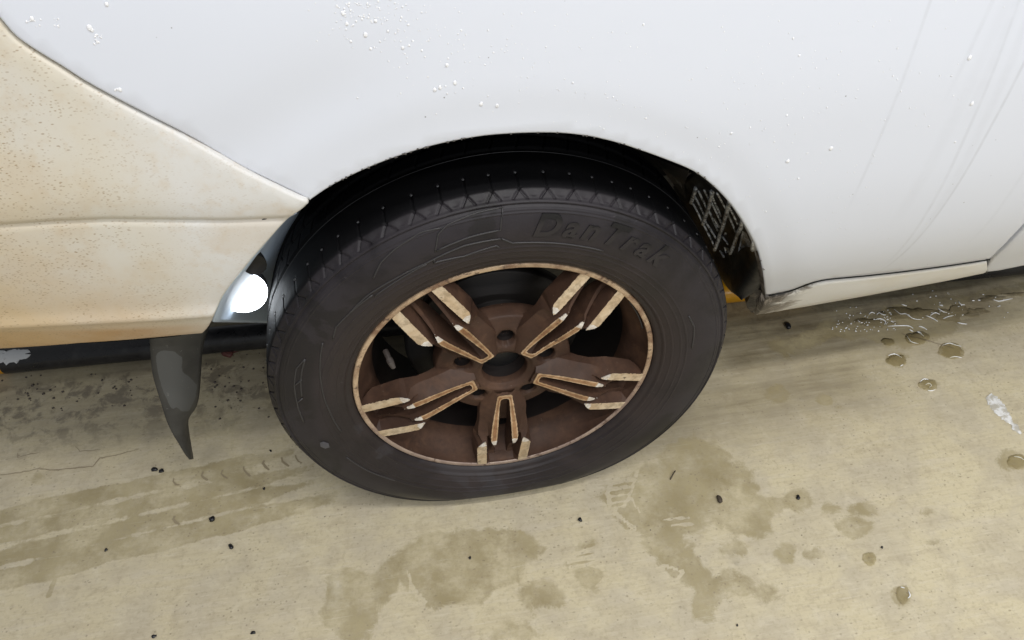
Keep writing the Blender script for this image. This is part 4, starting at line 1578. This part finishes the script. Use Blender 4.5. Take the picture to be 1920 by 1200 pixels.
def side_pt(r, th, h=0.0):
    y = np.interp(r, pc[:160, 0], pc[:160, 1])
    d_ = abs(((th + math.pi / 2 + math.pi) % (2 * math.pi)) - math.pi)
    k = (min(.3535, .3352 / max(math.cos(d_), .2)) - .25) / (.3535 - .25)
    b = math.exp(-(d_ / R(27)) ** 2)
    y -= .003 * b * float(smooth(.24, .285, r)) * float(smooth(.350, .310, r))
    r2 = .25 + (r - .25) * k if r > .25 else r
    return (r2 * math.cos(th), y - h, r2 * math.sin(th))


# little rubber nibs at the ends of the shoulder notches and light on a groove edge painted as a line
g = []
for k in range(NP):
    a0_ = 2 * math.pi * k / NP
    for _ in range(4): a0_ = 2 * math.pi * k / NP - (.12 * math.sin(a0_ * 5) + .1 * math.sin(a0_ * 11)) * 2 * math.pi / NP
    c_, s_ = math.cos(a0_), math.sin(a0_)
    if s_ < -.2: continue
    V_, F_ = [], []
    for j, (rr_, hh_) in enumerate(((.0021, 0), (.0019, .0008), (.001, .0013))):
        for q in range(7):
            w_ = 2 * math.pi * q / 7
            V_.append(((.3558 + hh_) * c_ - rr_ * math.cos(w_) * s_, .0345 + rr_ * math.sin(w_), (.3558 + hh_) * s_ + rr_ * math.cos(w_) * c_))
        if j:
            for q in range(7): F_.append(((j - 1) * 7 + q, (j - 1) * 7 + (q + 1) % 7, j * 7 + (q + 1) % 7, j * 7 + q))
    F_.append(tuple(14 + q for q in range(7)))
    g.append((V_, F_))
v, f = merge(g)
tag(fix_normals(wpart('tread_nib', v, f, simple('grey_nib', (0.05, 0.05, 0.054), .5))), kind='stuff')
v, f = tube_geo([(.3574 * math.cos(a), .078 + .0006 * math.sin(a * 9), .3574 * math.sin(a)) for a in np.linspace(R(20), R(165), 150)], .0006, 6)  # painted highlight along the groove edge
wpart('groove_edge_light', v, f, simple('painted_edge_light', (0.035, 0.035, 0.038), .45))


# raised lettering: letter outlines bent round the sidewall
def lettering(word, th0, th1, r0, height, shear=.28):
    cu = bpy.data.curves.new('lettering_src', 'FONT')
    cu.body = word
    cu.size = 1.0
    cu.extrude = .5
    cu.space_character = 1.3
    cu.offset = .028
    tmp = bpy.data.objects.new('lettering_src', cu)
    COL.objects.link(tmp)
    dg = bpy.context.evaluated_depsgraph_get()
    me = bpy.data.meshes.new_from_object(tmp.evaluated_get(dg))
    bpy.data.objects.remove(tmp)
    bm = bmesh.new()
    bm.from_mesh(me)
    bmesh.ops.subdivide_edges(bm, edges=[e for e in bm.edges if e.calc_length() > .25], cuts=3)
    bmesh.ops.triangulate(bm, faces=bm.faces)
    xs = [v.co.x for v in bm.verts]
    ys = [v.co.y for v in bm.verts]
    zs = [v.co.z for v in bm.verts]
    x0, x1, y1 = min(xs), max(xs), max(ys)
    for v in bm.verts:
        q = (v.co.x - x0) / (x1 - x0)
        hh = v.co.y / y1
        th = th0 + (th1 - th0) * q - shear * hh * height / r0
        h = .0016 if v.co.z > 0 else -.001
        v.co = side_pt(r0 + height * hh, th, h)
    bm.to_mesh(me)
    bm.free()
    me.materials.clear()
    o = link('raised_lettering', me, M['letter'])
    o.parent = wheel
    return auto_smooth(fix_normals(o), 30)


lettering('DanTrak', R(84.0), R(46.5), .2985, .0305)


def ridge(polar, w=.0012, h=.0014, name='raised_ridge'):
    """thin moulded line on the sidewall through (r, angle) points"""
    P = []
    for a, b in zip(polar[:-1], polar[1:]):
        n = max(2, int(abs(a[1] - b[1]) / 1.2) + int(abs(a[0] - b[0]) / .006))
        for i in range(n): P.append((a[0] + (b[0] - a[0]) * i / n, a[1] + (b[1] - a[1]) * i / n))
    P.append(polar[-1])
    pts = [side_pt(r, R(t), h * .25) for r, t in P]
    return tube_geo(pts, w, 6)


def px_polar(pts):
    o = []
    for p in pts:
        q = on_y(p[0], p[1], -.018)
        o.append((math.hypot(q[0], q[2] - ZC), math.degrees(math.atan2(q[2] - ZC, q[0])) % 360))
    return o


SW = [[(944, 395), (895, 405), (840, 425), (822, 440), (816, 470)], [(944, 395), (938, 430), (880, 443), (818, 468)], [(830, 430), (790, 440), (740, 470), (715, 492), (700, 520)],
      [(940, 445), (960, 453), (1010, 452), (1080, 458), (1130, 468)], [(938, 445), (870, 458), (800, 490), (740, 520), (690, 550), (650, 590)],
      [(936, 462), (930, 458), (870, 478), (812, 490), (815, 482)], [(800, 492), (750, 520), (702, 553)], [(698, 550), (660, 580), (630, 610), (624, 634)],
      [(572, 672), (556, 690), (552, 720), (556, 750), (570, 790)], [(572, 672), (565, 700), (566, 742)], [(553, 722), (566, 710)], [(556, 755), (567, 745)],
      [(605, 640), (600, 680), (603, 720), (618, 770), (640, 810)], [(650, 855), (690, 880), (740, 898)], [(1190, 590), (1215, 640)], [(1290, 590), (1300, 610), (1296, 650)]]
geos = [ridge(px_polar(s)) for s in SW]
v, f = merge(geos)
tag(wpart('raised_pattern', v, f, simple('lighter_rubber', (0.034, 0.032, 0.034), .5)), kind='stuff')  # ridges set lighter than the sidewall so they stand out
# small balance patch low on the sidewall
pt = [on_y(x, y, -.021) for x, y in ((600, 830), (606, 827), (616, 830), (618, 838), (610, 841), (601, 838))]
pc3 = [side_pt(math.hypot(q[0], q[2] - ZC), math.atan2(q[2] - ZC, q[0]), .0012) for q in pt]
cen = tuple(np.mean(pc3, 0) + [0, -.0015, 0])
wpart('sidewall_chip', pc3 + [cen], [(i, (i + 1) % 6, 6) for i in range(6)], simple('pale_chip', (0.065, 0.065, 0.08), .4))

# --- rim lip and barrel
v, f = revolve([(.2340, .012), (.2340, .0018), (.2330, .0003), (.2320, 0), (.2275, 0), (.2264, .0006), (.2258, .0018)], 240)
fix_normals(wpart('rim_lip', v, f, M['lip']))
v, f = revolve([(.2257, .0016), (.2250, .008), (.2225, .016), (.2170, .028), (.2090, .040), (.2045, .052), (.2025, .064)], 200)
wpart('rim_barrel', v, f, M['wheel'])
v, f = revolve([(.2025, .064), (.2015, .08), (.2015, .19), (.215, .20)], 160)
wpart('inner_barrel', v, f, M['soot_dark'])  # darkness of the deep barrel is put into its colour

# --- spokes
SPK = [-92.4, -20.4, 51.6, 123.6, 195.6]
ST_U = [46, 54, 60, 75, 92, 112, 130, 142, 150, 157, 163, 168, 178, 190, 202, 212, 220, 2261 / 10]
# half profiles: (v, y) for floor centre, floor edge, arm inner, arm outer, valley, strip inner, strip outer, side bottom
PROF = {46: [(0, 10), (5, 10), (7, 8.5), (11.5, 8.5), (15, 12), (19, 17), (23, 24), (25, 42)],
        54: [(0, 6.5), (5.5, 6.5), (7, 6), (12, 6), (17, 10), (21.5, 16), (25, 23), (27, 44)],
        60: [(0, 12), (6.2, 11), (7, 5), (13.2, 5), (18.5, 9.5), (23.5, 15.5), (28, 24), (30, 45)],
        75: [(0, 19), (7.2, 18), (8.2, 3), (15.5, 3), (23, 9.5), (29.5, 14.5), (36, 22.5), (38, 46)],
        92: [(0, 25), (8.2, 24), (9.3, 0), (18, 0), (28, 7.5), (34, 12), (40.5, 17), (42, 48)],
        112: [(0, 31), (9.2, 30), (10.5, -4), (20.5, -4), (30, 5), (36, 9.5), (44, 14.5), (46, 50)],
        130: [(0, 35), (10, 34), (11.6, -7.5), (22.5, -7.5), (29.5, 1), (34, 4), (46.5, 11), (48, 51)],
        142: [(0, 37), (10.5, 36), (12.3, -9.4), (23.2, -9.4), (28, -1), (31.5, -2), (46, 5), (49, 52)],
        150: [(0, 38), (11, 37), (13, -9.8), (21.5, -9.8), (26, 5), (30.5, -8.8), (38, -7), (49.3, 52)],
        157: [(0, 39), (11.2, 38), (13.9, -9.9), (18.8, -9.9), (24, 9), (30, -8.6), (43.5, -8), (49.5, 52)],
        163: [(0, 40), (11.5, 39), (14.8, -9.5), (16.8, -9.5), (23, 12), (29.8, -8.0), (45.8, -8), (49.7, 52)],
        168: [(0, 40), (11, 39), (13.2, -2), (17.5, -2), (22.5, 14), (29.4, -7.4), (45.7, -7.4), (49.8, 52)],
        178: [(0, 40), (10.5, 38), (12.5, 4), (17.5, 4), (22.3, 16), (29, -6.2), (45.4, -6.2), (49.9, 52)],
        190: [(0, 40), (10, 36), (12, 10), (17.5, 10), (22, 18), (28.6, -4.6), (45, -4.6), (49.9, 51)],
        202: [(0, 40), (10, 33), (11.5, 15), (17.5, 15), (22, 19), (28, -3.0), (44.6, -3.0), (49.5, 48)],
        212: [(0, 34), (10, 28), (11.5, 18), (17.5, 18), (21.5, 19), (27.6, -1.7), (44.3, -1.7), (48.6, 40)],
        220: [(0, 22), (10, 20), (12, 17), (17.5, 17), (21.5, 17), (27.2, -.6), (44, -.6), (47, 28)],
        226.1: [(0, 3), (10, 3), (12, 3), (17.5, 3), (21.5, 3), (27, .2), (43.6, .2), (44, 8)]}


for _u in list(PROF):
    _p = PROF[_u]
    _v, _y = _p[-1]
    _c = float(np.interp(_u, [46, 75, 92, 112, 130, 205, 226.1], [60, 46, 36, 29, 25, 24, 8]))
    _cap = float(np.interp(_u, [46, 75, 92, 112, 130, 142, 150, 160], [99, 38, 39.5, 40, 42, 44.5, 46.6, 99]))
    _k = min(1.0, _cap / (_v - 1.0))
    if _u >= 75: _p = _p[:4] + [(max(_p[3][0] + .8 * (i + 1), q[0] * _k), q[1]) for i, q in enumerate(_p[4:])]
    _v = _p[-1][0]
    PROF[_u] = _p[:-1] + [(_v - .4, min(_y, _c)), ((_v - 9, max(_y, _c + 4)) if _u < 80 else (_v - 22, _c + 7)) if _u < 222 else (_v - 9, 9)]


def spoke_geo():
    V, F = [], []
    # refine stations
    us = sorted(PROF)
    st = []
    for a, b in zip(us[:-1], us[1:]):
        n = max(1, int((b - a) / 5))
        for i in range(n):
            t = i / n
            st.append((a + (b - a) * t, [(p[0] + (q[0] - p[0]) * t, p[1] + (q[1] - p[1]) * t) for p, q in zip(PROF[a], PROF[b])]))
    st.append((us[-1], PROF[us[-1]]))
    n = 17
    for i, (u, pr) in enumerate(st):
        row = [(-v, y) for v, y in reversed(pr[1:])] + [pr[0]] + list(pr[1:])
        for v, y in row:
            uu = u
            if u > 222: uu = math.sqrt(max(226.0 ** 2 - v * v, 0))
            elif u > 200: uu = u - (u - 200) / 26 * (226.1 - math.sqrt(226.0 ** 2 - v * v))
            V.append((uu / 1000, y / 1000, v / 1000))
        if i:
            for k in range(n - 1):
                hole = 150 < (u + st[i - 1][0]) / 2 < 211 and k in (7, 8)
                if hole: continue
                F.append(((i - 1) * n + k, i * n + k, i * n + k + 1, (i - 1) * n + k + 1))
    return V, F, st


SV, SF, SST = spoke_geo()


def prof_y(u, v):
    """height of the spoke face at local (u, v), mm"""
    us = [s[0] for s in SST]
    j = min(max(np.searchsorted(us, u), 1), len(us) - 1)
    a, b = SST[j - 1], SST[j]
    t = np.clip((u - a[0]) / (b[0] - a[0] + 1e-9), 0, 1)
    pr = [(p[0] + (q[0] - p[0]) * t, p[1] + (q[1] - p[1]) * t) for p, q in zip(a[1], b[1])]
    return float(np.interp(abs(v), [p[0] for p in pr], [p[1] for p in pr]))


def plate(poly, yfun, lift=.35, thick=1.2):
    """machined face: polygon in (u, v) mm lying on height yfun, slightly proud"""
    P = np.array(resample(list(poly) + [poly[0]], 3.0)[:-1])
    P = P + RNG.normal(0, .22, P.shape)
    n = len(P)
    area = .5 * np.sum(P[:, 0] * np.roll(P[:, 1], -1) - np.roll(P[:, 0], -1) * P[:, 1])
    if area < 0: P = P[::-1].copy()
    ov, oe, of, ovi, _, _ = delaunay_2d_cdt([Vector(p) for p in P], [(i, (i + 1) % n) for i in range(n)], [], 1, 1e-5)
    V = [(p[0] / 1000, (yfun(p[0], p[1]) - lift) / 1000, p[1] / 1000) for p in ov]
    F = [tuple(q) for q in of]
    b = len(V)
    order = {}
    for j, src in enumerate(ovi):
        for q in src: order[q] = j
    ring = [order[i] for i in range(n)]
    V += [(V[j][0], V[j][1] + thick / 1000, V[j][2]) for j in ring]
    F += [(ring[i], b + i, b + (i + 1) % n, ring[(i + 1) % n]) for i in range(n)]
    return V, F


def strip_y(u, v): return np.interp(u, [146, 150, 163, 190, 212, 226], [-9.6, -8.9, -8.1, -4.7, -1.8, 0.1])
def arm_y(u, v): return np.interp(u, [48, 54, 60, 75, 92, 112, 130, 142, 150, 164], [6.0, 5.9, 5, 3, 0, -4, -7.5, -9.4, -9.9, -9.6])


wl = lambda: random.uniform(-.35, .35)
STRIP = [(148.5, 32.6), (152, 36.5), (157, 41), (163, 45.4), (175, 45.4), (195, 44.8), (212, 44.2), (222.3, 43.5), (224.5, 36), (225.0, 27.6), (212, 27.9), (190, 28.9), (170, 29.6), (158, 30.4), (151, 31.4)]
STRIP_TIP = [(147.6, 32.4), (151.5, 36.8), (157, 41.6), (160, 43.5), (161.5, 36), (159, 30.3), (151, 31.2)]
ARM_L = [(49.8, 0), (49.8, 9.5), (51.5, 11.9), (56, 12.6), (75, 15.3), (92, 17.8), (112, 20.3), (130, 22.3), (142, 23.0), (147.5, 22.2), (147, 12.9), (130, 11.8),
         (112, 10.7), (92, 9.5), (75, 8.4), (62, 7.3), (58.5, 6.2), (57.2, 4), (56.8, 0)]
UPOLY = ARM_L + [(u, -v) for u, v in reversed(ARM_L[1:-1])]
ARM_TIP = [(147, 12.9), (147.5, 22.2), (152, 21), (158, 18.8), (163.6, 16.1), (163.2, 15.2), (158, 14.1)]


def place_spoke(V, deg):
    c, s = math.cos(R(deg)), math.sin(R(deg))
    return [(u * c - w * s, y, u * s + w * c) for u, y, w in V]


inner_arm = [(52.5, 0), (52.5, 8), (54, 10), (75, 13.2), (112, 18.2), (130, 20.2), (146, 20.8), (145.5, 14.9), (130, 13.9), (112, 12.8), (92, 11.6), (75, 10.5), (61, 9.3), (57, 7.5), (55.0, 4), (54.6, 0)]
rust_poly = inner_arm + [(u, -v) for u, v in reversed(inner_arm[1:-1])]
for k, deg in enumerate(SPK):
    o = wpart('spoke', place_spoke(SV, deg), SF, M['wheel'])
    auto_smooth(fix_normals(o), 21)
    for sg in (1, -1):
        v, f = plate([(u, sg * w) for u, w in STRIP], strip_y)
        auto_smooth(fix_normals(wpart('spoke_strip', place_spoke(v, deg), f, M['tan'])), 40)
        v, f = plate([(u, sg * w) for u, w in STRIP_TIP], lambda u, v: strip_y(u, v) + max(0, 155 - u) * .10, .75)
        auto_smooth(fix_normals(wpart('strip_tip', place_spoke(v, deg), f, M['tip'])), 40)
        v, f = plate([(u, sg * w) for u, w in ARM_TIP], lambda u, v: arm_y(u, v) + max(0, u - 152) * .10, .75)
        auto_smooth(fix_normals(wpart('prong_tip', place_spoke(v, deg), f, M['tip'])), 40)
    v, f = plate(UPOLY, arm_y)
    auto_smooth(fix_normals(wpart('spoke_prong', place_spoke(v, deg), f, M['ridge'])), 40)
    v, f = plate(rust_poly, arm_y, .62, .5)
    auto_smooth(fix_normals(wpart('prong_inlay', place_spoke(v, deg), f, M['rust'])), 40)

# --- hub: a height-field disc with bore and five bolt pockets
NR, NTH = 46, 300
rs = np.concatenate([[36, 36.3, 37], np.linspace(38, 106, 40), [107.5, 108.5, 109]])
th = np.arange(NTH) * 2 * math.pi / NTH
Rg, Tg = np.meshgrid(rs, th)
hy = np.interp(Rg, [36, 37.5, 43, 45, 47, 56, 64, 80, 95, 106, 108, 109], [22, 20.5, 17.5, 15.5, 15.2, 16, 17.5, 21, 25.5, 29, 32, 55])
LUG = [d + 36 for d in SPK]
holes = np.zeros_like(Rg, bool)
for d in LUG:
    dx = Rg * np.cos(Tg) - 69 * math.cos(R(d))
    dz = Rg * np.sin(Tg) - 69 * math.sin(R(d))
    rr = np.hypot(dx, dz)
    hy = hy + 1.3 * smooth(18.5, 15.5, rr) - 0
    t_ = smooth(14.2, 12.6, rr)
    hy = hy * (1 - t_) + (hy + 26) * t_
Vh = np.stack([Rg * np.cos(Tg), hy, Rg * np.sin(Tg)], -1) / 1000
m = len(rs)
ia = (np.arange(NTH)[:, None] * m + np.arange(m - 1)[None]).ravel()
ib = (((np.arange(NTH) + 1) % NTH)[:, None] * m + np.arange(m - 1)[None]).ravel()
hub = link('hub', np_mesh('hub', Vh.reshape(-1, 3), np.stack([ia, ib, ib + 1, ia + 1], 1)), M['wheel'])
hub.parent = wheel
fix_normals(hub)
v, f = revolve([(.0362, .0215), (.0356, .024), (.0352, .034)], 72)
fix_normals(wpart('hub_bore', v, f, M['wheel']))
v, f = revolve([(.0352, .034), (.0350, .058), (.0005, .060)], 72)
fix_normals(wpart('axle_well', v, f, M['soot_dark']))
v, f = revolve([(.0005, .050), (.027, .050), (.029, .052), (.0293, .058)], 60)
fix_normals(wpart('axle_cap', v, f, M['capm']))
for d in LUG:
    c, s = .069 * math.cos(R(d)), .069 * math.sin(R(d))
    V_, F_ = [], []
    for k in range(28):
        a = math.pi / 14 * k
        for r_, y_ in ((.0122, .0275), (.0120, .047), (.0085, .047), (.0082, .040), (.004, .0385)):
            V_.append((c + r_ * math.cos(a), y_, s + r_ * math.sin(a)))
    for k in range(28):
        j = (k + 1) % 28
        for q in range(4): F_.append((5 * k + q, 5 * k + q + 1, 5 * j + q + 1, 5 * j + q))
    F_.append(tuple(5 * k + 4 for k in range(28)))
    fix_normals(wpart('bolt_pocket', V_, F_, M['soot_dark']))  # pockets lined near black so the holes look dark

# --- brake disc, hub carrier and caliper behind
v, f = revolve([(.05, .075), (.075, .075), (.078, .092), (.080, .094), (.135, .094), (.1375, .096), (.1375, .116), (.135, .118), (.06, .118)], 120)
fix_normals(wpart('brake_disc', v, f, M['iron']))
g = []
for a0, a1, r0, r1, y0, y1 in ((150, 205, .085, .150, .082, .13),):
    V_, F_ = [], []
    for i in range(15):
        a = R(a0 + (a1 - a0) * i / 14)
        for r, y in ((r0, y1), (r0 + .004, y0), (r1 - .006, y0), (r1, y0 + .008), (r1, y1)):
            V_.append((r * math.cos(a), y, r * math.sin(a)))
        if i:
            for k in range(4): F_.append(((i - 1) * 5 + k, i * 5 + k, i * 5 + k + 1, (i - 1) * 5 + k + 1))
    F_ += [tuple(range(5)), tuple(14 * 5 + k for k in range(4, -1, -1))]
    fix_normals(wpart('brake_caliper', V_, F_, M['dark']))
# --- valve
p0 = on_y(726, 665, .026) - [0, 0, ZC]
p1 = on_y(733, 680, .012) - [0, 0, ZC]
p2 = on_y(738, 690, .008) - [0, 0, ZC]
v, f = tube_geo([p0 + (p0 - p1) * .5, p0, p0 + (p1 - p0) * .55, p0 + (p1 - p0) * .58, p1, p2], [.0045, .0045, .004, .0052, .0052, .0035], 14)
auto_smooth(fix_normals(wpart('valve', v, f, simple('grey_valve_cap', (0.06, 0.05, 0.045), .5))))

# ================================================================= water beads on the paint
g = []


def bead(px, py, r, stretch=1.0):
    p = at_body(px, py, 0, quarter_y)
    e = .004
    nx = (float(quarter_y(p[0] + e, p[2])) - float(quarter_y(p[0] - e, p[2]))) / (2 * e)
    nz = (float(quarter_y(p[0], p[2] + e)) - float(quarter_y(p[0], p[2] - e))) / (2 * e)
    n = np.array([nx, -1, nz])
    n /= np.linalg.norm(n)
    up = np.array([0, 0, 1.0])
    up -= n * (up @ n)
    up /= np.linalg.norm(up)
    sd = np.cross(up, n)
    V, F = [], []
    N = 9
    for j, (s, h) in enumerate(((1, 0), (.88, .20), (.58, .34), (.25, .40))):
        for k in range(N):
            a = 2 * math.pi * k / N
            V.append(p + n * (h * r + .0002) + (sd * math.cos(a) + up * math.sin(a) * stretch) * s * r)
        if j:
            for k in range(N): F.append(((j - 1) * N + k, (j - 1) * N + (k + 1) % N, j * N + (k + 1) % N, j * N + k))
    F.append(tuple(3 * N + k for k in range(N)))
    g.append((V, F))


def cluster(cx, cy, sx, sy, n, r0, r1):
    for _ in range(n):
        x, y = random.gauss(cx, sx), random.gauss(cy, sy)
        if y < -30 or x < 0: continue
        th_ok = True
        p = at_body(x, y)
        if math.hypot(p[0], p[2] - ZC) < float(lip_r(np.clip(math.atan2(p[2] - ZC, p[0]), arch_th.min(), arch_th.max()))) + .012: continue
        bead(x, y, .62 * random.uniform(r0, r1) * (1.7 if random.random() < .07 else 1), random.uniform(.9, 1.4))


cluster(680, 20, 40, 22, 90, .0006, .0017)
cluster(730, 45, 60, 30, 60, .0005, .0014)
cluster(830, 110, 70, 45, 55, .0005, .0017)
cluster(960, 100, 90, 50, 40, .0005, .0013)
cluster(1150, 170, 110, 70, 70, .0005, .0013)
cluster(1420, 230, 110, 130, 110, .0005, .0014)
cluster(1640, 250, 140, 140, 150, .0005, .0015)
cluster(1560, 430, 90, 50, 60, .0005, .0013)
for x, y, r in ((902, 195, .0022), (932, 198, .002), (685, 65, .0021), (643, 25, .0019), (838, 122, .0018), (1558, 278, .0026), (1477, 302, .0024), (1818, 108, .0026), (1822, 194, .0024),
                (60, 35, .0018), (168, 52, .0025), (172, 56, .0018), (225, 168, .0019), (200, 8, .0018), (815, 168, .002), (825, 164, .002), (853, 155, .002)):
    bead(x, y, r, 1.3)
for x0, x1, y0, y1 in ((50, 110, 34, 50), (176, 192, 60, 84), (214, 226, 166, 170)):
    for i in range(14): bead(random.uniform(x0, x1), random.uniform(y0, y1), random.uniform(.0004, .0010), 1.2)
v, f = merge(g)
wb = face_to(fix_normals(mesh('water_beads', v, f, M['bead'])), (0, -1, 0))
tag(wb, 'tiny water beads clinging to the white side panel above the wheel', 'water beads', None, 'stuff')

# ================================================================= lamp glowing behind the bumper edge
lc = on_y(456, 547, .115)
lamp = tag(empty('work_lamp', tuple(lc)), 'glaring round white lamp in the gap between bumper and tyre', 'lamp')
dv = CC - lc
dv /= np.linalg.norm(dv)
ax = np.array([.10, -.97, .10])
ax /= np.linalg.norm(ax)
e1 = np.cross(ax, [0, 0, 1.0])
e1 /= np.linalg.norm(e1)
e2 = np.cross(e1, ax)


def lamp_rev(name, prof, mat, n=40):
    V, F = [], []
    for i, (r, h) in enumerate(prof):
        for k in range(n):
            a = 2 * math.pi * k / n
            V.append(ax * h + (e1 * math.cos(a) + e2 * math.sin(a)) * r)
        if i:
            for k in range(n): F.append(((i - 1) * n + k, (i - 1) * n + (k + 1) % n, i * n + (k + 1) % n, i * n + k))
    F.append(tuple((len(prof) - 1) * n + k for k in range(n)))
    o = mesh(name, V, F, mat)
    o.parent = lamp
    return fix_normals(o)


lamp_rev('lens', [(.0340, .0), (.0335, .006), (.027, .012), (.018, .015), (.007, .016)], M['lens'])
lamp_rev('housing', [(.0343, .0), (.0348, -.003), (.0345, -.014), (.024, -.032), (.012, -.040)], M['housing'])
pts = [-ax * .036, -ax * .036 + np.array([-.012, .004, .03]), np.array([-.034, .02, .055])]
v, f = tube_geo(catmull(pts, 5), .008, 10)
o = mesh('bracket', v, f, M['housing'])
o.parent = lamp
bpy.context.view_layer.update()
